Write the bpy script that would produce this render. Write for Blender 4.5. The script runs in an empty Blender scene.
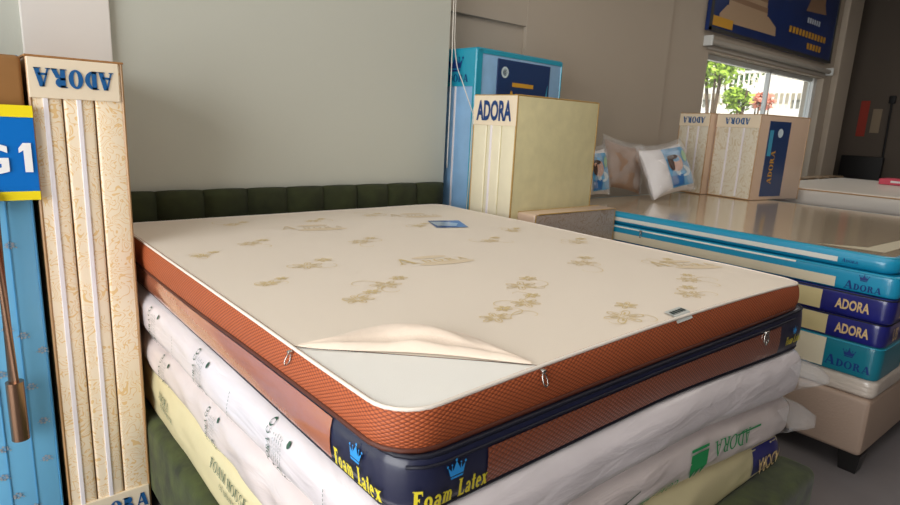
import bpy, bmesh, math, random
from mathutils import Vector, Matrix, noise
random.seed(4)
S = bpy.context.scene
C = S.collection
H = 1.05                      # height of the top of the front mattress; z below is measured from it
W, L = 1.69, 2.0
PI = math.pi
def V(*a): return Vector(a)

# ------------------------------------------------------------------ camera
yaw, pitch, roll = 0.7077, 0.2146, 0.0491
cam_d = bpy.data.cameras.new('camera'); cam = bpy.data.objects.new('camera', cam_d); C.objects.link(cam)
fw = V(math.sin(yaw)*math.cos(pitch), math.cos(yaw)*math.cos(pitch), -math.sin(pitch))
r0 = V(math.cos(yaw), -math.sin(yaw), 0); u0 = r0.cross(fw)
rt = r0*math.cos(roll) + u0*math.sin(roll); up = u0*math.cos(roll) - r0*math.sin(roll)
m = Matrix((rt, up, -fw)).transposed().to_4x4(); m.translation = V(-0.5111, -2.7051, 0.4687+H)
cam.matrix_world = m
cam_d.sensor_width = 36; cam_d.lens = 591.6/900*36; cam_d.clip_start = .05; cam_d.clip_end = 200
cam_d.dof.use_dof = True; cam_d.dof.focus_distance = 1.7; cam_d.dof.aperture_fstop = 9
S.camera = cam

# ------------------------------------------------------------------ world and light
wd = bpy.data.worlds.new('sky'); S.world = wd; wd.use_nodes = True
bg = wd.node_tree.nodes['Background']; bg.inputs[0].default_value = (.80, .90, 1.0, 1); bg.inputs[1].default_value = 1.0
def area(name, loc, rot, sx, sy, power, col):
    d = bpy.data.lights.new(name, 'AREA'); d.shape = 'RECTANGLE'; d.size = sx; d.size_y = sy; d.energy = power; d.color = col
    o = bpy.data.objects.new(name, d); C.objects.link(o); o.location = loc; o.rotation_euler = rot; return o
area('shopfront_daylight', (-3.3, -2.6, 1.75), (0, math.radians(-78), 0), 2.6, 3.8, 185, (1.0, .98, .95))
area('overhead_fill', (1.6, -2.2, 3.55), (0, 0, 0), 3.6, 3.0, 34, (1.0, .93, .85))  # added fill from above to brighten the mattress tops, no known fixture
area('overhead_fill', (6.4, -2.2, 3.55), (0, 0, 0), 3.6, 2.0, 34, (1.0, .92, .84))  # second added fill, lifts the right walls and the things before them
sd = bpy.data.lights.new('sun', 'SUN'); sd.energy = 9; sd.angle = .02; sd.color = (1, .95, .85)
so = bpy.data.objects.new('sun', sd); C.objects.link(so); so.rotation_euler = V(.45, .5, -.74).to_track_quat('-Z', 'Y').to_euler()
S.view_settings.view_transform = 'Standard'; S.view_settings.look = 'None'
S.view_settings.exposure = 0.0; S.view_settings.gamma = 1; S.view_settings.use_curve_mapping = False

# ------------------------------------------------------------------ materials
def lin(c):
    return tuple(((x/255)/12.92 if x/255 <= .04045 else ((x/255+.055)/1.055)**2.4) for x in c) + (1,)
def mat(name, rgb, rough=.6, metal=0, coat=0, bump=0, bscale=40, var=0, vscale=6, sheen=0, alpha=1, spec=.5, trans=0):
    m = bpy.data.materials.new(name); m.use_nodes = True; nt = m.node_tree; b = nt.nodes['Principled BSDF']
    b.inputs['Base Color'].default_value = lin(rgb); b.inputs['Roughness'].default_value = rough
    b.inputs['Metallic'].default_value = metal; b.inputs['Coat Weight'].default_value = coat
    b.inputs['Coat Roughness'].default_value = .12; b.inputs['Sheen Weight'].default_value = sheen
    b.inputs['Alpha'].default_value = alpha; b.inputs['Specular IOR Level'].default_value = spec
    b.inputs['Transmission Weight'].default_value = trans
    tc = nt.nodes.new('ShaderNodeTexCoord')
    if var:
        n = nt.nodes.new('ShaderNodeTexNoise'); n.inputs['Scale'].default_value = vscale; n.inputs['Detail'].default_value = 5
        nt.links.new(tc.outputs['Object'], n.inputs['Vector'])
        r = nt.nodes.new('ShaderNodeValToRGB'); c = lin(rgb)
        r.color_ramp.elements[0].position = .3; r.color_ramp.elements[1].position = .7
        r.color_ramp.elements[0].color = tuple(max(0, x*(1-var)) for x in c[:3])+(1,)
        r.color_ramp.elements[1].color = tuple(min(1, x*(1+var)) for x in c[:3])+(1,)
        nt.links.new(n.outputs['Fac'], r.inputs['Fac']); nt.links.new(r.outputs['Color'], b.inputs['Base Color'])
    if bump:
        n = nt.nodes.new('ShaderNodeTexNoise'); n.inputs['Scale'].default_value = bscale; n.inputs['Detail'].default_value = 4
        nt.links.new(tc.outputs['Object'], n.inputs['Vector'])
        k = nt.nodes.new('ShaderNodeBump'); k.inputs['Strength'].default_value = bump; k.inputs['Distance'].default_value = .01
        nt.links.new(n.outputs['Fac'], k.inputs['Height']); nt.links.new(k.outputs['Normal'], b.inputs['Normal'])
    return m
def nmath(nt, op, a, b=None):
    n = nt.nodes.new('ShaderNodeMath'); n.operation = op
    for i, x in enumerate((a, b)):
        if x is None: continue
        if isinstance(x, (int, float)): n.inputs[i].default_value = x
        else: nt.links.new(x, n.inputs[i])
    return n.outputs[0]
def knit(name, hi, lo, freq, coat=0, rough=.6):
    """diamond mesh fabric, laid out on the UVs in metres"""
    m = mat(name, hi, rough, coat=coat); nt = m.node_tree; b = nt.nodes['Principled BSDF']
    uv = nt.nodes.new('ShaderNodeTexCoord'); sp = nt.nodes.new('ShaderNodeSeparateXYZ'); nt.links.new(uv.outputs['UV'], sp.inputs[0])
    a = nmath(nt, 'MULTIPLY', nmath(nt, 'ADD', nmath(nt, 'MULTIPLY', sp.outputs[0], .62), sp.outputs[1]), freq)
    c = nmath(nt, 'MULTIPLY', nmath(nt, 'SUBTRACT', nmath(nt, 'MULTIPLY', sp.outputs[0], .62), sp.outputs[1]), freq)
    v = nmath(nt, 'MULTIPLY', nmath(nt, 'ABSOLUTE', nmath(nt, 'SINE', a)), nmath(nt, 'ABSOLUTE', nmath(nt, 'SINE', c)))
    r = nt.nodes.new('ShaderNodeValToRGB'); r.color_ramp.elements[0].position = .05; r.color_ramp.elements[1].position = .5
    r.color_ramp.elements[0].color = lin(lo); r.color_ramp.elements[1].color = lin(hi)
    nt.links.new(v, r.inputs['Fac']); nt.links.new(r.outputs['Color'], b.inputs['Base Color'])
    k = nt.nodes.new('ShaderNodeBump'); k.inputs['Strength'].default_value = .5; k.inputs['Distance'].default_value = .003
    nt.links.new(v, k.inputs['Height']); nt.links.new(k.outputs['Normal'], b.inputs['Normal'])
    return m
def damask(name, base, gold, scale, cut=.08, coat=.3):
    m = mat(name, base, .5, coat=coat); nt = m.node_tree; b = nt.nodes['Principled BSDF']
    tc = nt.nodes.new('ShaderNodeTexCoord')
    n = nt.nodes.new('ShaderNodeTexNoise'); n.inputs['Scale'].default_value = scale; n.inputs['Detail'].default_value = 1
    n.inputs['Distortion'].default_value = 1.2
    nt.links.new(tc.outputs['Object'], n.inputs['Vector'])
    w = nmath(nt, 'ABSOLUTE', nmath(nt, 'SINE', nmath(nt, 'MULTIPLY', n.outputs['Fac'], 26)))
    vo = nt.nodes.new('ShaderNodeTexVoronoi'); vo.inputs['Scale'].default_value = scale*.45; vo.inputs['Randomness'].default_value = .35
    nt.links.new(tc.outputs['Object'], vo.inputs['Vector'])
    ros = nmath(nt, 'GREATER_THAN', vo.outputs['Distance'], .24)
    f = nmath(nt, 'MULTIPLY', nmath(nt, 'LESS_THAN', w, .36), ros)
    mx = nt.nodes.new('ShaderNodeMix'); mx.data_type = 'RGBA'
    mx.inputs[6].default_value = lin(base); mx.inputs[7].default_value = lin(gold)
    nt.links.new(f, mx.inputs[0]); nt.links.new(mx.outputs[2], b.inputs['Base Color'])
    return m

M = dict(
 wall=mat('grey_green_paint', (194, 195, 184), .8, bump=.05, bscale=120),
 wall_b=mat('beige_paint', (186, 174, 158), .8, bump=.05, bscale=120),
 wall_w=mat('white_plaster', (226, 220, 214), .75),
 wall_d=mat('shaded_wall_brown', (96, 86, 76), .8),  # shade of the unlit recess and right wall put into the colour
 floor=mat('grey_floor_tile', (112, 108, 110), .25, var=.06, vscale=3),
 ceil=mat('ceiling_paint', (205, 202, 196), .8),
 frame_w=mat('white_window_frame', (225, 228, 226), .4),
 topcloth=mat('cream_knit_cover', (228, 215, 198), .8, bump=.12, bscale=350, sheen=.2),
 gold=mat('pale_gold_print', (220, 198, 146), .75),
 gold2=mat('faint_gold_print', (218, 200, 168), .75),
 gold3=mat('faintest_gold_print', (226, 208, 180), .75),
 foam=mat('white_inner_cover', (240, 238, 232), .85, bump=.15, bscale=500),
 piping_w=mat('white_piping', (235, 226, 214), .6),
 brown=knit('brown_spacer_mesh', (188, 96, 52), (118, 50, 24), 330),
 brown_s=mat('dark_brown_binding', (84, 38, 22), .6),
 brown_w=knit('brown_mesh_behind_film', (150, 78, 48), (104, 48, 28), 330, coat=1, rough=.35),
 brown_glossy=mat('brown_side_under_film', (176, 108, 82), .18, coat=1, bump=.35, bscale=9, spec=.8),
 navy=mat('navy_vinyl', (26, 30, 58), .4, coat=.35, bump=.1, bscale=30),
 navy_c=mat('navy_binding', (14, 16, 34), .6),
 crown=mat('sky_blue_print', (40, 142, 214), .5),
 yel=mat('yellow_print', (222, 205, 50), .5),
 wrap=mat('milky_plastic_wrap', (226, 218, 221), .3, coat=.6, bump=.55, bscale=12, var=.05, vscale=5),
 wrap2=mat('milky_pinkish_wrap', (220, 208, 205), .32, coat=.6, bump=.6, bscale=11, var=.06, vscale=6),
 wrap_d=mat('greyish_plastic_wrap', (204, 192, 180), .3, coat=.6, bump=.7, bscale=16, var=.08, vscale=8),
 film=mat('clear_film', (235, 235, 238), .12, alpha=.20, bump=.8, bscale=25, spec=.9),
 film2=mat('clear_pillow_bag', (240, 240, 242), .1, alpha=.22, bump=1.0, bscale=30, spec=1),
 yellowm=mat('pale_yellow_fabric', (218, 206, 162), .5, coat=.3, bump=.3, bscale=14),
 grn_t=mat('dark_green_print', (48, 84, 66), .6),
 grn_b=mat('bright_green_print', (24, 150, 84), .6),
 blue_d=mat('deep_blue_vinyl', (30, 34, 118), .3, coat=.6, var=.25, vscale=7),
 goldtxt=mat('gold_lettering', (214, 184, 132), .4),
 velvet=mat('green_velvet', (55, 64, 22), .85, var=.6, vscale=14, sheen=.12, bump=.2, bscale=20),
 velvet_d=mat('dark_green_velvet', (44, 50, 22), .9, var=.35, vscale=10, sheen=.05),
 dam=damask('cream_gold_damask', (248, 230, 202), (238, 202, 144), 19),
 damf=damask('faint_damask', (226, 218, 200), (212, 196, 166), 10),
 cream_lab=mat('cream_label', (238, 222, 196), .4, coat=.3),
 tan=mat('tan_edging', (178, 138, 92), .5, coat=.3),
 card=mat('brown_cardboard', (158, 112, 62), .6, var=.1),
 white_zip=mat('white_zip_tape', (238, 232, 236), .5),
 adora=mat('blue_lettering', (24, 92, 152), .45),
 adora_n=mat('navy_lettering', (22, 62, 120), .45),
 ybox=mat('pale_yellow_quilt', (224, 214, 168), .4, coat=.5, var=.05, vscale=14, bump=.25, bscale=10),
 ybox_n=mat('cream_quilt', (234, 226, 198), .4, coat=.4, var=.03, vscale=10, bump=.2, bscale=10),
 goldpipe=mat('gold_piping', (176, 140, 70), .5),
 greybox=damask('grey_beige_damask', (168, 152, 140), (150, 128, 110), 12),
 pinkbox=mat('pinkish_beige_cover', (214, 186, 162), .4, coat=.5),
 teal=mat('teal_vinyl', (34, 156, 186), .35, coat=.5),
 teal2=mat('bright_teal_vinyl', (22, 146, 186), .35, coat=.5),
 teal3=mat('deep_teal_vinyl', (18, 118, 138), .35, coat=.4),
 tealblue=mat('light_blue_quilt', (140, 182, 222), .35, coat=.5, var=.08, vscale=9),
 navyprint=mat('dark_blue_print', (10, 50, 122), .5),
 cream_p=mat('cream_panel', (222, 212, 186), .45, coat=.4, bump=.3, bscale=12),
 cream_y=mat('straw_panel', (206, 190, 140), .45, coat=.4, bump=.3, bscale=12),
 white_s=mat('off_white_strip', (226, 226, 218), .5),
 gloss=mat('glossy_film_over_beige_top', (200, 182, 156), .16, coat=.7, bump=.10, bscale=3, spec=.9),
 beige=mat('beige_leatherette', (160, 138, 122), .5, bump=.15, bscale=90),
 black=mat('black_wood', (22, 20, 20), .4),
 blackm=mat('black_matt', (16, 15, 16), .6),
 lblue=mat('sky_blue_quilt', (112, 184, 226), .4, coat=.3, bump=.1, bscale=10),
 seam=mat('blue_seam', (64, 138, 186), .6),
 silver=mat('silver_print', (190, 200, 210), .3, metal=.5),
 sign_b=mat('blue_signboard', (0, 112, 200), .35),
 sign_y=mat('yellow_sign_border', (250, 228, 30), .4),
 sign_w=mat('white_sign_text', (245, 245, 245), .4),
 bronze=mat('bronze_metal', (150, 118, 96), .25, metal=.9),
 steel=mat('steel', (190, 186, 180), .25, metal=1),
 tagp=mat('grey_tag', (196, 200, 196), .4), tagd=mat('tag_print', (30, 50, 50), .5),
 stick_b=mat('sticker_blue', (50, 100, 180), .3, coat=1), stick_w=mat('sticker_pale', (196, 216, 236), .3, coat=1),
 poster=mat('poster_blue', (14, 46, 108), .3, coat=.3, var=.25, vscale=1.5), post_b=mat('poster_beige', (186, 158, 128), .4),
 post_b2=mat('poster_beige_shade', (150, 118, 92), .4),
 post_y=mat('poster_amber', (214, 160, 50), .4), post_f=mat('poster_frame', (58, 58, 56), .4), post_w=mat('poster_white', (190, 200, 215), .4),
 rollc=mat('roller_cloth', (178, 172, 162), .6),
 cord=mat('white_cord', (222, 216, 206), .5),
 pil_w=mat('white_pillow_fabric', (236, 232, 232), .7, bump=.3, bscale=12), pil_b=mat('tan_pillow_fabric', (170, 140, 118), .7, bump=.3, bscale=12),
 skin=mat('printed_skin', (206, 158, 134), .5), hair=mat('printed_hair', (66, 44, 36), .5), lbl_blue=mat('label_blue', (92, 166, 214), .4, coat=.6),
 lbl_dblue=mat('label_deep_blue', (40, 110, 178), .4, coat=.6), lbl_pale=mat('label_pale', (206, 224, 232), .4, coat=.6), lbl_g=mat('label_green', (170, 204, 168), .4),
 box_s=mat('printed_dark_blue', (28, 56, 104), .35, coat=.5), box_c=mat('printed_cyan', (70, 160, 196), .35, coat=.5),
 leaf=mat('leaf_yellow_green', (150, 180, 60), .6, var=.35, vscale=4), leaf2=mat('leaf_green', (70, 110, 40), .6, var=.3, vscale=4),
 bld=mat('pale_building_render', (226, 216, 196), .8), bldw=mat('building_dark_window', (120, 120, 112), .4), gnd=mat('outdoor_paving', (200, 196, 186), .8),
 rail=mat('railing_white', (230, 230, 226), .5), pinkl=mat('pink_flower', (226, 150, 130), .6), wood=mat('wood_slats', (150, 126, 98), .6), dark=mat('dark_slat', (52, 44, 40), .6),
 redp=mat('red_paper', (166, 52, 34), .6), beip=mat('beige_paper', (150, 132, 108), .6), pinkp=mat('pink_red_box', (206, 70, 92), .5), whitep=mat('white_print', (228, 224, 224), .5),
 skirt=mat('skirting_tile', (170, 168, 164), .3), bark=mat('bark', (92, 74, 58), .8),
)
gm = bpy.data.materials.new('window_glass'); gm.use_nodes = True
b_ = gm.node_tree.nodes['Principled BSDF']; b_.inputs['Alpha'].default_value = .12; b_.inputs['Roughness'].default_value = .02; b_.inputs['Base Color'].default_value = (.8, .9, .9, 1)
M['glass'] = gm

for k_ in ('wrap', 'wrap2', 'wrap_d'):
    nt = M[k_].node_tree
    for n_ in nt.nodes:
        if n_.type == 'TEX_NOISE' and n_.outputs[0].links and n_.outputs[0].links[0].to_node.type == 'BUMP':
            n_.inputs['Distortion'].default_value = 1.6; n_.inputs['Detail'].default_value = 3
            mp = nt.nodes.new('ShaderNodeMapping'); mp.inputs['Scale'].default_value = (.45, .3, 1.5); mp.inputs['Rotation'].default_value = (.5, .3, .4)
            tc_ = nt.nodes.new('ShaderNodeTexCoord'); nt.links.new(tc_.outputs['Object'], mp.inputs['Vector']); nt.links.new(mp.outputs['Vector'], n_.inputs['Vector'])
# ------------------------------------------------------------------ builders
def wloc(o):
    v = Vector((0, 0, 0))
    while o: v += o.location; o = o.parent
    return v
def empty(name, label, cat, loc, group=None):
    o = bpy.data.objects.new(name, None); C.objects.link(o); o.location = V(loc[0], loc[1], loc[2]+H)
    o['label'] = label; o['category'] = cat
    if group: o['group'] = group
    o.empty_display_size = .1
    return o
def tag(o, label, cat, group=None):
    o['label'] = label; o['category'] = cat
    if group: o['group'] = group
    return o
class G:
    """collects vertices and faces (z measured from the mattress top) and links them as one mesh"""
    def __init__(s): s.v = []; s.f = []; s.m = []; s.uv = {}; s.T = None
    def add(s, vs, fs, mi=0):
        k = len(s.v)
        s.v += [(s.T @ Vector(p)) if s.T else Vector(p) for p in vs]; s.f += [tuple(i+k for i in f) for f in fs]; s.m += [mi]*len(fs)
    def box(s, x0, x1, y0, y1, z0, z1, mi=0, bev=0, seg=2):
        bm = bmesh.new(); bmesh.ops.create_cube(bm, size=1)
        for v in bm.verts: v.co = V(x0+(v.co.x+.5)*(x1-x0), y0+(v.co.y+.5)*(y1-y0), z0+(v.co.z+.5)*(z1-z0))
        if bev: bmesh.ops.bevel(bm, geom=bm.edges[:], offset=bev, segments=seg, profile=.5, affect='EDGES')
        bm.verts.index_update(); s.add([v.co.copy() for v in bm.verts], [[v.index for v in f.verts] for f in bm.faces], mi); bm.free()
    def tube(s, pts, r, n=8, mi=0, cap=True):
        pts = [Vector(p) for p in pts]; vs = []; k = len(pts)
        rr = r if isinstance(r, (list, tuple)) else [r]*k
        ref = V(0, 0, 1)
        for i, p in enumerate(pts):
            t = (pts[min(i+1, k-1)]-pts[max(i-1, 0)]).normalized()
            a = t.cross(ref)
            if a.length < .05: a = t.cross(V(1, 0, 0))
            a.normalize(); b = t.cross(a)
            for j in range(n):
                th = 2*PI*j/n; vs.append(p + (a*math.cos(th)+b*math.sin(th))*rr[i])
        fs = [(i*n+j, i*n+(j+1) % n, (i+1)*n+(j+1) % n, (i+1)*n+j) for i in range(k-1) for j in range(n)]
        if cap: fs += [tuple(range(n))[::-1], tuple(range((k-1)*n, k*n))]
        s.add(vs, fs, mi)
    def quad(s, a, b, c, d, mi=0): s.add([a, b, c, d], [(0, 1, 2, 3)], mi)
    def build(s, name, mats, parent=None, smooth=False, kind=None, auto=None):
        if not isinstance(mats, (list, tuple)): mats = [mats]
        me = bpy.data.meshes.new(name)
        if parent: off = wloc(parent)
        else:
            xs = [v.x for v in s.v]; ys = [v.y for v in s.v]; zs = [v.z for v in s.v]
            off = V((min(xs)+max(xs))/2, (min(ys)+max(ys))/2, min(zs)+H)
        me.from_pydata([(v.x-off.x, v.y-off.y, v.z+H-off.z) for v in s.v], [], s.f)
        for mm in mats: me.materials.append(mm)
        for p, i in zip(me.polygons, s.m): p.material_index = i
        if s.uv:
            l = me.uv_layers.new(name='UVMap')
            for p in me.polygons:
                if p.index in s.uv:
                    for k, li in enumerate(p.loop_indices): l.data[li].uv = s.uv[p.index][k]
        bm = bmesh.new(); bm.from_mesh(me); 
        if not s.uv: bmesh.ops.recalc_face_normals(bm, faces=bm.faces[:])
        bm.to_mesh(me); bm.free()
        if smooth:
            me.polygons.foreach_set('use_smooth', [True]*len(me.polygons))
        o = bpy.data.objects.new(name, me); C.objects.link(o)
        if smooth == 'auto':
            try: me.set_sharp_from_angle(angle=math.radians(40))
            except Exception: pass
        if parent: o.parent = parent
        else: o.location = off
        if kind: o['kind'] = kind
        return o
def struct(g, name, mats): return g.build(name, mats, kind='structure')

# --- lettering: 2-D shapes (list of (verts, faces)) ---------------------------------------------
def poly(*p): return (list(p), [tuple(range(len(p)))])
def rect(x0, y0, x1, y1): return poly((x0, y0), (x1, y0), (x1, y1), (x0, y1))
def stroke(a, b, w):
    d = (b[0]-a[0], b[1]-a[1]); l = math.hypot(*d) or 1; n = (-d[1]/l*w/2, d[0]/l*w/2)
    return poly((a[0]-n[0], a[1]-n[1]), (b[0]-n[0], b[1]-n[1]), (b[0]+n[0], b[1]+n[1]), (a[0]+n[0], a[1]+n[1]))
def dia(x0, x1, x2, x3, y0, y1): return poly((x0, y0), (x1, y0), (x3, y1), (x2, y1))   # slanted bar with level ends
def ring(cx, cy, rx, ry, ix, iy, a0=0, a1=360, n=20):
    vs = []; fs = []
    for i in range(n+1):
        t = math.radians(a0+(a1-a0)*i/n); vs += [(cx+rx*math.cos(t), cy+ry*math.sin(t)), (cx+ix*math.cos(t), cy+iy*math.sin(t))]
        if i: fs.append((2*i-2, 2*i, 2*i+1, 2*i-1))
    return (vs, fs)
def ell(cx, cy, rx, ry, n=14): return poly(*[(cx+rx*math.cos(2*PI*i/n), cy+ry*math.sin(2*PI*i/n)) for i in range(n)])
def serif_glyph(ch, w=.2, t=.08, s=.055):
    """slab-serif letters, cap height 1; w thick stroke, t thin, s serif height"""
    o = w*.35
    if ch == 'A': return .92, [dia(.06, .06+t, .40, .40+t, 0, 1), dia(.64, .64+w, .36, .36+w, 0, 1), rect(.18, .27, .7, .27+t), rect(-.02, 0, .28, s), rect(.54, 0, .94, s)]
    if ch == 'D': return .88, [rect(.1, 0, .1+w, 1), ring(.3, .5, .52, .5, .52-w, .5-t, -90, 90), rect(.1, 0, .32, t), rect(.1, 1-t, .32, 1), rect(0, 0, .4, s), rect(0, 1-s, .4, 1)]
    if ch in 'O0': return .92, [ring(.44, .5, .44, .52, .44-w, .52-t, n=28)]
    if ch == 'R': return .92, [rect(.1, 0, .1+w, 1), ring(.36, .74, .34, .26, .34-w, .26-t, -90, 90), rect(.1, .48, .4, .48+t), rect(.1, 1-t, .4, 1), dia(.62, .62+w, .36, .36+w, 0, .5), rect(0, 0, .4, s), rect(0, 1-s, .4, 1), rect(.56, 0, .92, s)]
    if ch == 'F': return .74, [rect(.1, 0, .1+w, 1), rect(.1, 1-t*1.2, .68, 1), rect(.62, .74, .68, 1), rect(.1, .46, .5, .46+t), rect(.44, .38, .5, .62), rect(0, 0, .42, s), rect(0, 1-s, .3, 1)]
    if ch == 'L': return .72, [rect(.1, 0, .1+w, 1), rect(.1, 0, .68, t), rect(.62, 0, .68, .28), rect(0, 0, .3, s), rect(0, 1-s, .42, 1)]
    if ch == 'H': return .94, [rect(.1, 0, .1+w, 1), rect(.64, 0, .64+w, 1), rect(.1, .47, .8, .47+t), rect(0, 0, .4, s), rect(0, 1-s, .4, 1), rect(.54, 0, .94, s), rect(.54, 1-s, .94, 1)]
    if ch == 'M': return 1.08, [rect(.1, 0, .1+t, 1), rect(.76, 0, .76+w, 1), dia(.44, .44+w*.9, .08, .08+w, 0, 1), dia(.5, .5+t, .8, .8+t, 0, 1), rect(0, 0, .26, s), rect(0, 1-s, .26, 1), rect(.68, 0, 1.06, s), rect(.8, 1-s, 1.06, 1)]
    if ch == 'C': return .84, [ring(.44, .5, .44, .52, .44-w, .52-t, 45, 315, n=24), rect(.7, .74, .76, 1), rect(.7, 0, .76, .26)]
    if ch == 'U': return .9, [rect(.1, .3, .1+w, 1), rect(.66, .3, .66+t, 1), ring(.42, .32, .32, .34, .32-w*.7, .34-t, 180, 360), rect(0, 1-s, .4, 1), rect(.56, 1-s, .86, 1)]
    if ch == 'S': return .7, [ring(.33, .74, .3, .27, .3-w*.8, .27-t, 20, 250, n=14), ring(.33, .27, .32, .28, .32-w*.8, .28-t, -160, 80, n=14)]
    if ch == 'E': return .78, [rect(.1, 0, .1+w, 1), rect(.1, 1-t, .68, 1), rect(.1, 0, .7, t), rect(.1, .46, .5, .46+t), rect(0, 0, .3, s), rect(0, 1-s, .3, 1)]
    if ch == 'N': return .96, [rect(.1, 0, .1+t, 1), rect(.78, 0, .78+t, 1), dia(.66, .66+w, .1, .1+w, 0, 1), rect(0, 0, .3, s), rect(.64, 1-s, .96, 1)]
    if ch == 'T': return .8, [rect(.3, 0, .3+w, 1), rect(.02, 1-t, .78, 1), rect(.16, 0, .64, s), rect(.02, .76, .08, 1), rect(.72, .76, .78, 1)]
    if ch == 'I': return .42, [rect(.1, 0, .1+w, 1), rect(0, 0, .4, s), rect(0, 1-s, .4, 1)]
    if ch == 'G': return .9, [ring(.44, .5, .44, .52, .44-w, .52-t, 45, 360, n=24), rect(.5, .44, .88, .44+t)]
    if ch == '2': return .68, [ring(.32, .72, .3, .3, .3-w*.8, .3-t, -30, 170, n=14), dia(.02, .02+w, .42, .42+w*.8, .08, .6), rect(.02, 0, .62, t*1.4)]
    if ch == 'o': return .66, [ring(.31, .33, .3, .35, .3-w*.85, .35-t)]
    if ch == 'a': return .62, [ring(.26, .19, .24, .2, .24-w*.7, .2-t), rect(.34, .04, .34+w*.85, .46), ring(.28, .42, .26, .26, .26-w*.7, .26-t, 0, 160, n=12), rect(.34, 0, .62, s)]
    if ch == 'm': return 1.06, [rect(.08+.32*k, 0, .08+.32*k+w*.85, .5) for k in range(3)] + [ring(.08+w*.4+.16+.32*k, .46, .22, .22, .22-w*.6, .22-t, 0, 180, n=10) for k in range(2)] + [rect(.32*k, 0, .32*k+.32, s) for k in range(3)] + [rect(0, .62, .2, .68)]
    if ch == 't': return .46, [rect(.12, .08, .12+w*.85, .92), rect(0, .6, .42, .68), ring(.28, .14, .16, .15, .06, .08, 180, 330, n=8)]
    if ch == 'e': return .6, [ring(.29, .33, .28, .35, .28-w*.8, .35-t, 0, 315), rect(.1, .32, .54, .32+t)]
    if ch == 'x': return .64, [dia(.36, .36+w, .04, .04+w, 0, .66), dia(.04, .04+t, .44, .44+t, 0, .66), rect(0, 0, .2, s), rect(.34, 0, .64, s), rect(0, .66-s, .28, .66), rect(.4, .66-s, .62, .66)]
    return .4, []
def serif(txt, size=1., track=.06, w=.2, t=.08, caps=None):
    """caps: scale for every letter after the first"""
    x = 0; out = []
    for i, ch in enumerate(txt):
        k = caps if (caps and i) else 1
        a, ps = serif_glyph(ch, w, t)
        out += [([((px*k+x)*size, py*k*size) for px, py in vs], fs) for vs, fs in ps]
        x += a*k+track*k
    return out, (x-track)*size
def sans(txt, size=1., sx=1., bold=0.):
    c = bpy.data.curves.new('t', 'FONT'); c.body = txt; c.size = 1; c.offset = bold; c.resolution_u = 3
    o = bpy.data.objects.new('t', c); C.objects.link(o)
    dg = bpy.context.evaluated_depsgraph_get(); me = bpy.data.meshes.new_from_object(o.evaluated_get(dg))
    vs = [(v.co.x/.73*size*sx, v.co.y/.73*size) for v in me.vertices]; fs = [tuple(p.vertices) for p in me.polygons]
    bpy.data.objects.remove(o); bpy.data.curves.remove(c); bpy.data.meshes.remove(me)
    return [(vs, fs)], max(v[0] for v in vs)
def move(sh, dx=0, dy=0, k=1, kx=1, rot=0):
    c, s_ = math.cos(rot), math.sin(rot)
    return [([((x*kx*c-y*s_)*k+dx, (x*kx*s_+y*c)*k+dy) for x, y in vs], fs) for vs, fs in sh]
def centred(t):
    sh, w = t; return move(sh, -w/2, 0)
def crown(sz=1.):
    o = [poly((-.42, 0), (.42, 0), (.46, .12), (-.46, .12)), poly((-.46, .18), (.46, .18), (.62, .72), (.3, .4), (.28, .4), (0, .95), (-.28, .4), (-.3, .4), (-.62, .72)),
         ell(0, 1.0, .08, .08), ell(-.63, .78, .07, .07), ell(.63, .78, .07, .07), ell(.32, .8, .05, .05), ell(-.32, .8, .05, .05),
         poly((-.38, .3), (-.22, .3), (-.32, .8)), poly((.22, .3), (.38, .3), (.32, .8))]
    return move(o, k=sz)
def decal(name, groups, fn, parent):
    """groups: [(shapes, material)], fn maps (x, y) to a point of the surface"""
    g = G(); mats = []
    for i, (sh, mt) in enumerate(groups):
        mats.append(mt)
        for j, (vs, fs) in enumerate(sh): g.add([fn(x, y) + (V(0, 0, 0)) for x, y in vs], fs, i)
    me = g.build(name, mats, parent)
    return me
def plane_fn(o, ax, ay, off=.002):
    o, ax, ay = Vector(o), Vector(ax).normalized(), Vector(ay).normalized(); n = ax.cross(ay)*off
    return lambda x, y: o+ax*x+ay*y+n

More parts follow.
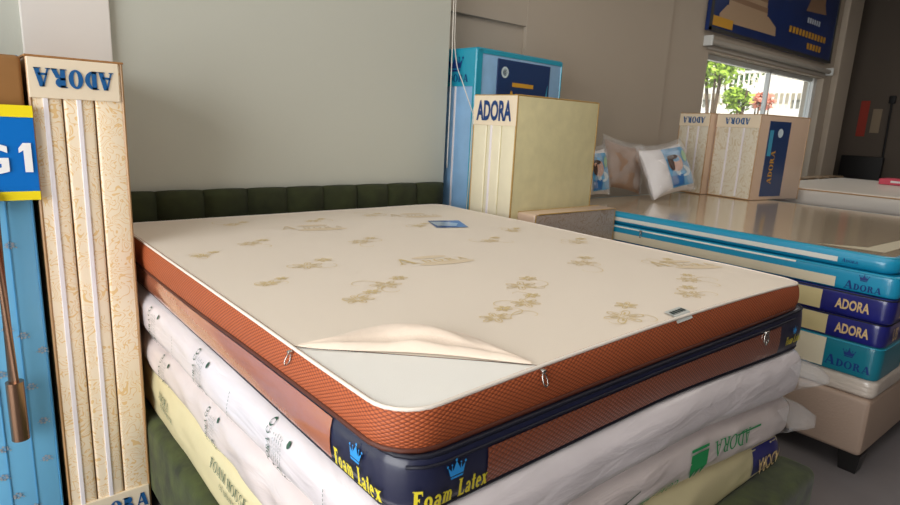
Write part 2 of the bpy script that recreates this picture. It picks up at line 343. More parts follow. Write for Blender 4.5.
# --- mattress slabs ---------------------------------------------------------------------------
def ss(t): t = max(0, min(1, t)); return t*t*(3-2*t)
class Slab:
    def __init__(s, x0, x1, y0, y1, zb, zt, rc=.05, re=.012, bulge=.006, amp=0, wl=.15, seed=0, rings=18):
        s.x0, s.x1, s.y0, s.y1 = x0, x1, y0, y1; s.zb = zb if callable(zb) else (lambda x, y: zb); s.zt = zt if callable(zt) else (lambda x, y: zt)
        s.rc, s.re, s.bulge, s.amp, s.wl, s.seed, s.rings = rc, re, bulge, amp, wl, seed, rings
        s.la = (y1-y0-2*rc); s.lb = (x1-x0-2*rc); s.q = PI*rc/2
        s.per = 2*(s.la+s.lb)+4*s.q
    # u runs from the left back corner forward along the left side, round the near corner, along the front, up the right side, back
    def p(s, u):
        u %= s.per; rc = s.rc
        segs = [(s.la, lambda t: (s.x0, s.y1-rc-t, -1, 0)), (s.q, lambda t: s.arc(s.x0+rc, s.y0+rc, 180, t)), (s.lb, lambda t: (s.x0+rc+t, s.y0, 0, -1)),
                (s.q, lambda t: s.arc(s.x1-rc, s.y0+rc, 270, t)), (s.la, lambda t: (s.x1, s.y0+rc+t, 1, 0)), (s.q, lambda t: s.arc(s.x1-rc, s.y1-rc, 0, t)),
                (s.lb, lambda t: (s.x1-rc-t, s.y1, 0, 1)), (s.q, lambda t: s.arc(s.x0+rc, s.y1-rc, 90, t))]
        for l, f in segs:
            if u <= l: return f(u)
            u -= l
        return segs[-1][1](s.q)
    def arc(s, cx, cy, a, t):
        th = math.radians(a)+t/s.rc; return (cx+s.rc*math.cos(th), cy+s.rc*math.sin(th), math.cos(th), math.sin(th))
    def uy(s, y): return s.y1-s.rc-y          # u of a point on the left side
    def ux(s, x): return s.la+s.q+(x-s.x0-s.rc)  # u of a point on the front side
    def side(s, u, v, off=0):
        x, y, nx, ny = s.p(u); b, t = s.zb(x, y), s.zt(x, y); h = max(t-b, .01); re = min(s.re/h, .49)
        o = s.bulge*math.sin(PI*v)**.7 if 0 < v < 1 else 0
        e = 0
        if v < re: e = s.re*(1-math.sqrt(max(0, 1-(1-v/re)**2)))
        if v > 1-re: e = s.re*(1-math.sqrt(max(0, 1-(1-(1-v)/re)**2)))
        if s.amp:
            z = b+v*h
            q = noise.noise(V(x/s.wl/2.2+s.seed, y/s.wl/2.2, z/s.wl*1.2))+.5*noise.noise(V(x/s.wl+s.seed, y/s.wl+9, z/s.wl*3))
            o += s.amp*q*min(1, 6*v, 6*(1-v))
        o += off-e
        return V(x+nx*o, y+ny*o, b+v*h)
    def mesh(s, mats, name, parent, nv=8, top=True, bottom=True, side=True, du=.025, kind=None):
        g = G(); n = int(s.per/du); us = [s.per*i/n for i in range(n)]
        vv = [0, .012, .035, .08]+[.08+.84*i/nv for i in range(1, nv)]+[.92, .965, .988, 1]
        if side:
            k = len(g.v)
            for v in vv: g.v += [s.side(u, v) for u in us]
            for a in range(len(vv)-1):
                for i in range(n):
                    j = (i+1) % n; h = .1
                    g.uv[len(g.f)] = [(us[i], vv[a]*h), (us[i]+du, vv[a]*h), (us[i]+du, vv[a+1]*h), (us[i], vv[a+1]*h)]
                    g.f.append((k+a*n+i, k+a*n+j, k+(a+1)*n+j, k+(a+1)*n+i)); g.m.append(0)
        if top: s.cap(g, us, 1, 1, s.zt)
        if bottom: s.cap(g, us, 0, 1 if len(mats) < 3 else 2, s.zb)
        return g.build(name, mats, parent, smooth=True, kind=kind)
    def cap(s, g, us, v, mi, zf):
        n = len(us); cx, cy = (s.x0+s.x1)/2, (s.y0+s.y1)/2; k = len(g.v); ring0 = [s.side(u, v) for u in us]
        sc = [1-(i/s.rings) for i in range(s.rings)]
        for q in sc:
            for p in ring0:
                x = cx+(p.x-cx)*q; y = cy+(p.y-cy)*q; g.v.append(V(x, y, zf(x, y)))
        g.v.append(V(cx, cy, zf(cx, cy))); c = len(g.v)-1
        for a in range(len(sc)-1):
            for i in range(n):
                j = (i+1) % n; f = (k+a*n+i, k+a*n+j, k+(a+1)*n+j, k+(a+1)*n+i); g.f.append(f if v else f[::-1]); g.m.append(mi)
        a = len(sc)-1
        for i in range(n):
            j = (i+1) % n; f = (k+a*n+i, k+a*n+j, c); g.f.append(f if v else f[::-1]); g.m.append(mi)
    def fn(s, u, v, off=.002, flip=False, rot=None):
        """decal mapping: x along the side, y upwards, centred on u and on height fraction v"""
        x, y, _, _ = s.p(u); h = s.zt(x, y)-s.zb(x, y); k = -1 if flip else 1
        if rot == 90: return lambda a, b: s.side(u-b, max(.02, min(.98, v+a/h)), off)
        if rot == -90: return lambda a, b: s.side(u+b, max(.02, min(.98, v-a/h)), off)
        return lambda a, b: s.side(u+k*a, max(.01, min(.99, v+k*b/h)), off)
def band(s, name, u0, u1, v0, v1, mt, parent, off=.002, du=.03):
    g = G(); n = max(1, int(abs(u1-u0)/du)); m_ = 4
    for i in range(n+1):
        for j in range(m_+1): g.v.append(s.side(u0+(u1-u0)*i/n, v0+(v1-v0)*j/m_, off))
    for i in range(n):
        for j in range(m_):
            a = i*(m_+1)+j; g.uv[len(g.f)] = [(u0+(u1-u0)*i/n, .1*(v0+(v1-v0)*j/m_)), (u0+(u1-u0)*(i+1)/n, .1*(v0+(v1-v0)*j/m_)), (u0+(u1-u0)*(i+1)/n, .1*(v0+(v1-v0)*(j+1)/m_)), (u0+(u1-u0)*i/n, .1*(v0+(v1-v0)*(j+1)/m_))]
            g.f.append((a, a+m_+1, a+m_+2, a+1)); g.m.append(0)
    return g.build(name, mt, parent, smooth=True)
def rim(s, name, v, r, mt, parent, u0=0, u1=None, off=0, du=.03):
    g = G(); u1 = s.per if u1 is None else u1; n = int((u1-u0)/du)
    g.tube([s.side(u0+(u1-u0)*i/n, v, off) for i in range(n+1)], r, 6)
    return g.build(name, mt, parent, smooth=True)

# ================================================================== THE SETTING
YL, YR = .13, .40          # front of the left wall and of the set-back wall
XC = 1.83
CE = 2.6
g = G(); g.box(-3.4, 10.15, -6.1, .64, -1.15, -1.05); struct(g, 'floor', M['floor'])
g = G(); g.box(-3.4, 10.15, -6.1, .64, CE, CE+.1); struct(g, 'ceiling', M['ceil'])
g = G(); g.box(-3.4, XC, YL, YL+.35, -1.05, CE); struct(g, 'wall_back', M['wall'])
# set-back wall with the window opening
WX0, WX1, WZ0, WZ1 = 5.40, 8.55, -.12, 1.29
g = G(); yb = YR+.24
g.box(XC, WX0, YR, yb, -1.05, CE); g.box(WX1, 9.3, YR, yb, -1.05, CE); g.box(WX0, WX1, YR, yb, -1.05, WZ0); g.box(WX0, WX1, YR, yb, WZ1, CE)
struct(g, 'wall_back_right', M['wall_b'])
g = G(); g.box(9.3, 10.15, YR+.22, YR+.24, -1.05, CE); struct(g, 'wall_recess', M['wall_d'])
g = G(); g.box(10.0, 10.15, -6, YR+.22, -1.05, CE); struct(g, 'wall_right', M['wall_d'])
g = G(); g.box(-3.4, 10.15, -6.1, -6, -1.05, CE); struct(g, 'wall_light_block', M['wall_d'])  # unseen wall added to block daylight from the front, coloured dark to cut bounce
g = G(); g.box(-3.5, -3.4, -.8, .48, -1.05, CE); g.box(-3.5, -3.4, -6, -4.5, -1.05, CE); g.box(-3.5, -3.4, -4.5, -.8, 2.4, CE); struct(g, 'wall_left', M['wall_w'])
g = G(); g.box(-.25, .045, YL-.03, YL, -1.05, CE, bev=.004); struct(g, 'trim_1', M['wall_w'])          # white pilaster
g = G(); g.box(8.8, 9.3, YR-.08, YR, -1.05, CE, bev=.01); struct(g, 'trim_3', M['wall_b'])         # pier right of the window
g = G(); g.box(XC, 2.73, YR-.03, YR, 1.165, CE, bev=.003); g.box(2.73, 4.62, YR-.03, YR, -1.05, CE, bev=.003); struct(g, 'trim_4', M['wall_b'])   # plaster round a shallow niche
# window
g = G(); e = .05; y0, y1 = YR+.10, YR+.15
g.box(WX0, WX0+e, y0, y1, WZ0, WZ1); g.box(WX1-.1, WX1, y0-.02, y1, WZ0, WZ1); g.box(WX0, WX1, y0, y1, WZ1-e, WZ1); g.box(WX0, WX1, y0, y1, WZ0, WZ0+e)
g.box(7.12, 7.15, y0, y1, WZ0, WZ1)
wf = struct(g, 'window_1', M['frame_w'])
g = G(); g.box(WX0+e, WX1-.1, YR+.12, YR+.126, WZ0+e, WZ1-e); o = g.build('pane', M['glass'], wf)
g = G(); g.box(WX0-.05, WX1+.05, YR-.03, YR+.1, WZ0-.03, WZ0, bev=.005); g.build('window_sill', M['frame_w'], wf)
# baseboards
g = G(); g.box(-3.4, -.36, YL-.015, YL, -1.05, -.95); struct(g, 'baseboard_back', M['skirt'])

# ================================================================== THE FRONT BED
bed = empty('upholstered_bed', 'dark green velvet upholstered bed with a channelled headboard under the big mattress stack', 'bed', (W/2, -1, -1.05))
FX0, FX1, FY0, FY1 = -.036, 1.765, -2.13, .0
FT = -.672
def rail(name, x0, x1, y0, y1, d=0):
    g = G(); g.box(x0, x1, y0, y1, -.985, FT-d, bev=.035, seg=5); g.build(name, M['velvet'], bed, smooth='auto')
rail('side_rail', FX0, FX0+.12, FY0+.06, FY1); rail('side_rail', FX1-.12, FX1, FY0+.06, FY1); rail('foot_rail', FX0-.002, FX1+.002, FY0, FY0+.14, -.003)
g = G(); g.box(FX0+.11, FX1-.11, FY0+.13, FY1, -.80, FT-.004, bev=.004); g.build('platform', M['velvet_d'], bed)
for x, y in ((FX0+.06, FY0+.07), (FX1-.06, FY0+.07), (FX0+.06, -.1), (FX1-.06, -.1)):
    g = G(); g.tube([(x, y, -1.05), (x, y, -.98)], [.022, .03], 12); g.build('leg', M['black'], bed, smooth='auto')
# headboard with vertical channels
g = G(); hx0, hx1 = -.030, 1.80; n = 9; cw = (hx1-hx0)/n; ht = .118
cols = 14
def hbp(i, j, k):
    x = hx0+cw*(i+j/cols); s_ = math.sin(PI*j/cols)**.55; y = .10-.012-.034*s_; return x, y
zs = [-1.0, -.6, -.2, .0, .06, .085, .10, .112, .118]
for i in range(n):
    a = []; 
    for z in zs:
        inset = 0 if z < .085 else .028*((z-.085)/.033)**2
        a.append([(hbp(i, j, 0)[0], min(.098, hbp(i, j, 0)[1]+inset), z - (.004*(1-math.sin(PI*j/cols)**.5) if z > .05 else 0)) for j in range(cols+1)])
    a.append([(p[0], .11, p[2]) for p in a[-1]]); a.append([(p[0], .125, -1.0) for p in a[-1]])
    vs = [p for r_ in a for p in r_]; c1 = cols+1
    g.add(vs, [(r_*c1+j, r_*c1+j+1, (r_+1)*c1+j+1, (r_+1)*c1+j) for r_ in range(len(a)-1) for j in range(cols)])
    g.add([hbp(i, 0, 0)+(-1.0,), hbp(i, 0, 0)+(.11,), (hbp(i, 0, 0)[0], .125, .11), (hbp(i, 0, 0)[0], .125, -1.0)], [(0, 1, 2, 3)])
g.add([(hx1, .088, -1.0), (hx1, .088, .112), (hx1, .125, .112), (hx1, .125, -1.0)], [(0, 1, 2, 3)])
g.build('headboard', M['velvet_d'], bed, smooth='auto')

# layer heights
b1 = lambda x, y: -.076-.028*ss((y+1.9)/1.3)*ss((W-x)/1.2)-.012*ss((x-.4)/1.2)
b2 = lambda x, y: -.184-.05*ss((x-.7)/1.1)
b3 = lambda x, y: -.338-.095*ss((x-.7)/1.2)+.012*math.sin(y*3.1+x)
b4 = lambda x, y: -.480-.095*ss((x-.7)/1.2)
b5 = lambda x, y: FT-.002

# ---- yellow mattress (lowest)
ym = Slab(.005, 1.70, -2.01, -.012, b5, b4, rc=.05, re=.02, bulge=.01, amp=.008, wl=.12, seed=3)
t = empty('yellow_mattress', 'pale yellow wrapped mattress with green print, lowest of the stack on the green bed', 'mattress', (W/2, -1, FT), 'mattresses stacked on the green velvet bed')
ym.mesh([M['yellowm'], M['yellowm']], 'mattress_body', t)
def vtext(sl, u, v, groups, name, parent, off=.004, flip=False, rot=None): return decal(name, groups, sl.fn(u, v, off, flip, rot), parent)
vtext(ym, ym.uy(-1.22), .66, [(move(centred(serif('FOAM HOUSE', .030, w=.16, t=.06)), 0, 0), M['grn_t']), (move(centred(serif('CO NHAM CONG', .015, w=.15)), .02, -.033), M['grn_t'])], 'printed_text', t)
vtext(ym, ym.uy(-.60), .62, [(move(centred(serif('ADORA', .028, w=.16, t=.06)), 0, 0), M['grn_t']), (move(centred(serif('FOAM HOUSE', .018, w=.15)), .03, -.03), M['grn_t'])], 'printed_text', t)
band(ym, 'navy_end_panel', ym.ux(1.46), ym.ux(1.46)+.42, .04, .97, M['blue_d'], t, off=.004)
vtext(ym, ym.ux(1.58), .62, [(centred(sans('ADORA', .055, .62, .015)), M['goldtxt'])], 'gold_lettering', t, off=.007, flip=True)

# ---- two milky wrapped mattresses
def wrapped(name, label, sl, mt, z):
    t = empty(name, label, 'mattress', (W/2, -1, z), 'mattresses stacked on the green velvet bed')
    sl.mesh([mt, mt], 'wrapped_body', t, nv=12, du=.018); return t
w2 = Slab(-.005, 1.725, -2.02, -.010, b4, b3, rc=.07, re=.045, bulge=.012, amp=.010, wl=.12, seed=11)
w1 = Slab(-.012, 1.735, -2.035, -.008, b3, b2, rc=.08, re=.05, bulge=.012, amp=.007, wl=.14, seed=27)
t2 = wrapped('wrapped_mattress', 'white mattress in milky plastic with green print, just above the yellow mattress', w2, M['wrap2'], -.48)
t1 = wrapped('wrapped_mattress', 'white mattress in milky plastic directly under the navy encased mattress', w1, M['wrap'], -.338)
def coltext(sl, u, parent, v=.5, k=1.):
    vtext(sl, u, v, [(centred(serif('ADORA CO', .0175*k, w=.18, t=.07)), M['grn_t'])], 'printed_text', parent, rot=90)
    cols = []
    for c in range(5):
        for q in range(9): cols.append(rect(-.05+.011*q, -.018-.010*c, -.05+.011*q+random.choice((.005, .008, .009)), -.0165-.010*c))
    vtext(sl, u, v, [(move(cols, k=k), M['grn_t'])], 'printed_text', parent, rot=90)
    vtext(sl, u+.085*k, v+.30, [([ell(0, 0, .006, .008)], M['grn_t'])], 'printed_dot', parent)
    vtext(sl, u+.055*k, .16, [([ring(-.012, 0, .010, .014, .0075, .0115), ring(.016, 0, .010, .014, .0075, .0115)], M['grn_t'])], 'printed_text', parent, rot=90)
for y in (-.55, -1.04, -1.55): coltext(w1, w1.uy(y), t1)
for y in (-.62, -1.10, -1.66): coltext(w2, w2.uy(y), t2, v=.50, k=.85)
# faint horizontal foil lines of print
for y in (-.8, -1.3, -1.8):
    vtext(w1, w1.uy(y), .45, [([rect(-.001, -.045+.01*q, .001, -.039+.01*q) for q in range(9)], M['grn_t'])], 'printed_text', t1)
vtext(w2, w2.ux(1.13), .60, [(move(centred(serif('ADORA', .05, w=.16)), -.10, -.02), M['grn_b'])], 'green_print', t2, flip=True)
vtext(w2, w2.ux(1.34), .66, [([rect(-.09, .0, .09, .006)], M['grn_b'])], 'green_print', t2)
vtext(w2, w2.ux(1.02), .38, [([rect(-.05, -.005, .05, .045), poly((-.05, -.005), (-.03, -.035), (-.015, -.008), (0, -.04), (.015, -.008), (.03, -.035), (.05, -.005)), rect(-.05, .052, .05, .06)], M['grn_b'])], 'green_print', t2)
vtext(w2, w2.ux(.80), .30, [(centred(serif('CONG NHAN', .03, w=.16)), M['grn_b'])], 'green_print', t2, flip=True)
vtext(w2, w2.ux(.62), .42, [([ring(0, 0, .05, .012, .046, .009), stroke((-.09, -.01), (-.02, .004), .004), stroke((.02, .004), (.1, .02), .004)], M['grn_t'])], 'green_print', t2)
# loose plastic bag ends at the right corner
def bag_end(sl, parent, du0, du1, reach, seed, v0=.1, v1=.9):
    g = G(); n = 16; m_ = 8; uc = sl.la+sl.q+sl.lb+sl.q/2
    for i in range(n+1):
        u = uc+du0+(du1-du0)*i/n; a = sl.side(u, v0, .004); b = sl.side(u, v1, .004); x, y, nx, ny = sl.p(u)
        tip = (a+b)/2+V(nx, ny, 0)*reach*(.35+.65*math.sin(PI*i/n))+V(0, 0, -.015)
        for j in range(m_+1):
            q = j/m_; base = a.lerp(b, q); k = math.sin(PI*q)**.8
            p = base.lerp(V(tip.x, tip.y, base.z*.45+tip.z*.55), k)
            w_ = noise.noise(V(u*18, q*4, seed))*.012*k; g.v.append(p+V(nx*w_, ny*w_, w_*1.4))
    for i in range(n):
        for j in range(m_): a = i*(m_+1)+j; g.f.append((a, a+m_+1, a+m_+2, a+1)); g.m.append(0)
    g.build('plastic_bag_end', M['film'], parent, smooth=True)
bag_end(w1, t1, -.16, .40, .12, 3, .25, .80); bag_end(w2, t2, -.14, .40, .125, 8, .25, .80)

# ---- navy encased mattress
nv = Slab(.006, 1.730, -2.015, -.006, b2, b1, rc=.075, re=.014, bulge=.008, amp=.002, wl=.25, seed=5)
t = empty('encased_mattress', 'brown mattress in a navy zip case with clear film windows, second from the top', 'mattress', (W/2, -1, -.184), 'mattresses stacked on the green velvet bed')
nv.mesh([M['navy'], M['navy']], 'case', t, du=.02)
band(nv, 'film_window', nv.uy(-.06), nv.uy(-1.79), .12, .90, M['brown_glossy'], t, off=.003)
band(nv, 'film_window', nv.ux(.185), nv.ux(1.49), .12, .78, M['brown_w'], t, off=.003)
for v in (.03, .97): rim(nv, 'piping', v, .005, M['navy_c'], t, off=.002)
rim(nv, 'zip_seam', .84, .003, M['navy_c'], t, u0=nv.ux(.02), u1=nv.ux(1.6), off=.003)
def foamlatex(u, v, k, nm):
    for word, x0 in (('Foam', -.076), ('Latex', .006)):
        sh, w_ = serif(word, .036*k, w=.26, t=.12, track=.05)
        vtext(nv, u, v, [(move([(([(px*.60+x0*k, py) for px, py in vs]), fs) for vs, fs in sh], 0, -.036*k), M['yel'])], nm+'_lettering', t, off=.006)
    vtext(nv, u, v, [(move(crown(.032*k), 0, .006*k), M['crown'])], 'crown_emblem', t, off=.006)
foamlatex(nv.ux(.108), .47, 1.0, 'yellow'); foamlatex(nv.uy(-1.885), .47, 1.0, 'yellow'); foamlatex(nv.ux(1.60), .45, .8, 'yellow')
# steel zip pull
def pull(loc, d, parent, k=1.):
    g = G(); loc = Vector(loc); d = Vector(d).normalized(); a = d.cross(V(0, 0, 1)) if abs(d.z) < .9 else V(1, 0, 0); a.normalize()
    nrm = d.cross(a)
    pts = [loc+d*(.016*k+.014*k*math.cos(th))+a*.006*k*math.sin(th)*(1+.3*math.cos(th)) for th in [2*PI*i/14 for i in range(15)]]
    g.tube(pts, .0018*k, 6, cap=False)
    T = Matrix.Translation(loc); g.T = T; g.box(-.005*k, .005*k, -.005*k, .005*k, -.003*k, .004*k, bev=.0015*k); g.T = None
    g.build('zip_pull', M['steel'], parent, smooth=True)
p_ = nv.side(nv.ux(1.36), .80, .006); pull(p_, (.1, -.15, -1), t, 1.3); pull(p_+V(.012, 0, 0), (.3, -.1, -1), t, 1.2)

# ---- brown and cream top mattress
zt = lambda x, y: (.020*math.sin(PI*max(0, min(1, x/W)))*ss((-y-.9)/1.1)-.006*ss((x-1.5)/.2)*ss((-y-1.7)/.3)+.003*noise.noise(V(x*2.2, y*2.2, 1)))
tp = Slab(0, W+.010, -L, -.004, b1, zt, rc=.085, re=.006, bulge=.010, amp=.003, wl=.3, seed=9, rings=34)
top = empty('brown_edged_mattress', 'cream topped mattress with brown mesh sides and one unzipped corner, on top of the stack', 'mattress', (W/2, -1, -.09), 'mattresses stacked on the green velvet bed')
tp.mesh([M['brown'], M['brown']], 'side_band', top, nv=10, top=False, du=.015)
rim(tp, 'lower_binding', .05, .006, M['brown_s'], top, off=.001)
rim(tp, 'upper_piping', .985, .0042, M['piping_w'], top, off=.001, du=.02)
# top panel split along the unzipped line
P1 = V(.012, -1.625, 0); P2 = V(.330, -1.985, 0); dl = (P2-P1).normalized(); nn = V(-dl.y, dl.x, 0)
g = G(); n = int(tp.per/.02); us = [tp.per*i/n for i in range(n)]; tp.cap(g, us, 1, 0, tp.zt)
me = bpy.data.meshes.new('x'); me.from_pydata([tuple(v) for v in g.v], [], g.f); bm = bmesh.new(); bm.from_mesh(me)
bmesh.ops.bisect_plane(bm, geom=bm.verts[:]+bm.edges[:]+bm.faces[:], plane_co=P1, plane_no=nn)
ga, gb = G(), G(); bm.verts.index_update()
for f in bm.faces:
    c = f.calc_center_median(); q = ga if (c-P1).dot(nn) > 0 else gb
    q.add([v.co.copy()+V(0, 0, 0 if q is ga else -.0015) for v in f.verts], [tuple(range(len(f.verts)))])
bm.free()
def weld(o):
    bm = bmesh.new(); bm.from_mesh(o.data); bmesh.ops.remove_doubles(bm, verts=bm.verts[:], dist=1e-5); bm.normal_update()
    for f in bm.faces:
        f.smooth = True
        if f.normal.z < 0: f.normal_flip()
    bm.to_mesh(o.data); bm.free()
# printed sprays on the cover
def ribbon(g, pts, w, mi):
    vs = []; k = len(pts)
    for i, p in enumerate(pts):
        a = pts[max(0, i-1)]; b = pts[min(k-1, i+1)]; d = (b[0]-a[0], b[1]-a[1]); l = math.hypot(*d) or 1
        ww = w*(.35+.65*math.sin(PI*(i+.5)/k)); nx, ny = -d[1]/l*ww/2, d[0]/l*ww/2
        vs += [(p[0]-nx, p[1]-ny), (p[0]+nx, p[1]+ny)]
    g.add([V(x, y, zt(x, y)+.0014) for x, y in vs], [(2*i, 2*i+2, 2*i+3, 2*i+1) for i in range(k-1)], mi)
def flower(g, cx, cy, r, rot, mi):
    for k in range(6):
        th = rot+k*PI/3; c, s_ = math.cos(th), math.sin(th); pts = []
        for i in range(9):
            q = i/8*2*PI; a = r*(.18+.41*(1-math.cos(q))); b = .2*r*math.sin(q); pts.append((cx+a*c-b*s_, cy+(a*s_+b*c)*.8))
        ribbon(g, pts, .003, mi)
        a0, b0 = cx+.25*r*c, cy+.25*r*s_; ribbon(g, [(a0+(.4*r*c)*i/3, b0+(.4*r*s_)*.8*i/3) for i in range(4)], .0055, mi)
def tendril(g, cx, cy, ln, rot, curl, mi):
    pts = []; x, y, th = cx, cy, rot
    for i in range(14): pts.append((x, y)); x += ln/14*math.cos(th); y += ln/14*math.sin(th); th += curl*(.05+.035*i)
    ribbon(g, pts, .0025, mi)
rnd = random.Random(2)
for i, (x, y, r) in enumerate([(.31, -.61, .045), (.69, -.76, .05), (.34, -1.01, .055), (.10, -.72, .035), (1.08, -.22, .045), (1.12, -.57, .04), (.42, -1.34, .05), (1.18, -.98, .045), (1.52, -1.17, .05), (1.17, -1.46, .06), (.74, -1.57, .055), (1.28, -1.80, .045), (1.10, -1.90, .05), (.74, -1.92, .06), (.47, -1.74, .045), (.62, -1.70, .045), (.28, -1.42, .045), (.75, -.25, .04), (1.45, -.85, .04), (.15, -1.15, .035), (1.5, -1.6, .04), (.4, -.2, .04)]):
    rt_ = rnd.random()*6
    flower(ga, x, y, r, rt_, 1); flower(ga, x+r*1.5, y+r*.9, r*.6, rt_+1, 1)
    for k in range(2): tendril(ga, x+rnd.uniform(-.03, .03), y+rnd.uniform(-.03, .03), r*rnd.uniform(2.2, 4), rt_+k*1.6, rnd.choice((-1, 1))*1.3, 1)
def lay(shapes, x, y, rot, k, mi):
    for vs, fs in move(shapes, x, y, k, rot=rot): ga.add([V(px, py, zt(px, py)+(.0012 if mi == 3 else .0018)) for px, py in vs], fs, mi)
for x, y, r in ((.53, -.40, -.2), (.60, -1.16, -.14), (1.38, -1.63, -.32), (1.15, -.30, -.2)):
    lay([ell(.17, -.022, .11, .026), ell(.15, .075, .07, .02)], x, y, r, 1, 3)
    lay(serif('ADORA', .078, caps=.5, w=.18, t=.06, track=.28)[0], x, y, r, 1, 2 if y > -.5 else 1)
cov = ga.build('cover_panel', [M['topcloth'], M['gold'], M['gold2'], M['gold3']], top); weld(cov)
fo = gb.build('foam_corner', M['foam'], top); weld(fo); fo['label'] = 'white inner layer showing at the unzipped corner'
# turned-back flap
g = G(); n = 44; LL = (P2-P1).length; prof = 15
for i in range(n+1):
    s_ = i/n; env = math.sin(PI*s_)**.75
    wd_ = .008+.175*math.sin(PI*s_**.92)**1.4*(1+.12*math.sin(9*s_)); hh = .004+.017*env+.004*math.sin(s_*15)*env
    lip = -.006+.030*env*math.sin(PI*s_*.8); base = P1.lerp(P2, s_)
    for j in range(prof+1):
        q = j/prof
        if q < .28:
            a = q/.28*PI; rr = .004+.008*env; o_ = lip+rr*(1-math.cos(a)) - .016*env; z = hh*.85*math.sin(a*.62)
        else:
            k = (q-.28)/.72; o1 = lip+2*rr-.016*env; o_ = o1+(max(wd_, o1+.004)-o1)*k; z = hh*.85*math.sin(PI*.62)*((1-k)**1.3-.9*math.exp(-((k-.16)/.1)**2)*env)+.016*env*math.sin(PI*k)**1.2*(1+.35*math.sin(s_*11+k*5))
        z += .004*env*noise.noise(V(s_*9, q*5, 2))*math.sin(PI*q)
        p = base+nn*o_; p.z = zt(p.x, p.y)+.0015+max(z, .0015 if j in (0, prof) else .003); g.v.append(p)
for i in range(n):
    for j in range(prof): a = i*(prof+1)+j; g.f.append((a, a+prof+1, a+prof+2, a+1)); g.m.append(0)
g.add([g.v[i*(prof+1)] for i in range(n+1)]+[g.v[i*(prof+1)+prof] for i in range(n+1)], [(i, n+1+i, n+2+i, i+1) for i in range(n)])
fl = g.build('cover_flap', mat('cream_cover_underside', (236, 218, 200), .8, bump=.2, bscale=60, sheen=.2), top, smooth=True); fl['label'] = 'turned back cream corner of the cover'
pull(tp.side(tp.uy(-1.63), .93, .008), (-.35, -.1, -1), top, .9); pull(tp.side(tp.ux(.335), .93, .008), (.05, -.4, -1), top, 1.0)
# sewn tag and sticker
f_ = lambda x, y: V(.86+x, -1.955-y*.9-.02, zt(.86, -1.98)+.004-max(0, y-.03)*.9)
g = G(); c = V(.845, -1.995, zt(.845, -1.99)+.004); a1, a2 = V(.80, .0, .02).normalized(), V(.25, .9, .0).normalized()
g.add([c, c+a1*.075, c+a1*.075+a2*.035, c+a2*.035, c+V(-.0, -.012, -.016), c+a1*.075+V(0, -.012, -.016)], [(0, 1, 2, 3), (4, 5, 1, 0)])
tg = g.build('care_tag', M['tagp'], top); tg['label'] = 'grey sewn label on the front edge'
decal('tag_print', [([rect(.008+.013*k, .006, .017+.013*k, .024) for k in range(5)], M['tagd'])], plane_fn(c, a1, a2, .0015), top)
g = G(); q = [(1.24, -.48), (1.395, -.53), (1.31, -.70), (1.16, -.65)]
g.add([V(x, y, zt(x, y)+.003) for x, y in q], [(0, 1, 2, 3)])
st = g.build('paper_sticker', M['stick_b'], top); st['label'] = 'small blue and white paper sticker'
g = G(); q2 = [(1.22, -.52), (1.29, -.54), (1.33, -.60), (1.27, -.66), (1.19, -.62)]
g.add([V(x, y, zt(x, y)+.0045) for x, y in q2], [(0, 1, 2, 3, 4)]); g.build('sticker_picture', M['stick_w'], top)

# ================================================================== FOLDED MATTRESS SETS
def folded(name, label, org, ang, w, d, h, front, sidem, edge, layers=3, zips=(), labtop=None, labbot=None, group=None, lean=0, body_only=False, ends=None, pipe=.005):
    """org: base of the front-left corner; local x along the narrow face, y into depth"""
    t = empty(name, label, 'folded mattress', (org[0], org[1], org[2]), group)
    T = Matrix.Translation(Vector(org)) @ Matrix.Rotation(ang, 4, 'Z') @ Matrix.Rotation(lean, 4, 'Y')
    def nb(): q = G(); q.T = T; return q
    lw = w/layers
    g = nb()
    for i in range(layers): g.box(i*lw+.001, (i+1)*lw-.001, 0, d, 0, h, 0, bev=.010, seg=3)
    k = g.build('folded_mattress_body', [front, sidem], t, smooth='auto')
    for p in k.data.polygons:
        n_ = p.normal; lx = T.to_3x3().inverted() @ n_
        if abs(lx.y) < .6 or lx.y > 0: p.material_index = 1
    g = nb(); r = pipe
    for x in (.004, w-.004):
        g.tube([(x, .002, .006), (x, .002, h-.006)], r, 6); g.tube([(x, .006, h-.002), (x, d-.006, h-.002)], r, 6); g.tube([(x, d, 0), (x, d, h)], r, 6)
    g.tube([(.004, .002, h-.004), (w-.004, .002, h-.004)], r, 6); g.tube([(.004, .002, .006), (w-.004, .002, .006)], r, 6)
    g.build('edge_piping', edge, t, smooth='auto')
    for x in zips:
        g = nb(); g.box(w*x-.007, w*x+.007, -.005, .004, .02, h-.02, bev=.002); g.build('zip_tape', M['white_zip'], t)
    return t, T, nb
def tfn(T, o, ax, ay, off=.002):
    o = T @ Vector(o); R3 = T.to_3x3(); return plane_fn(o, R3 @ Vector(ax), R3 @ Vector(ay), off)

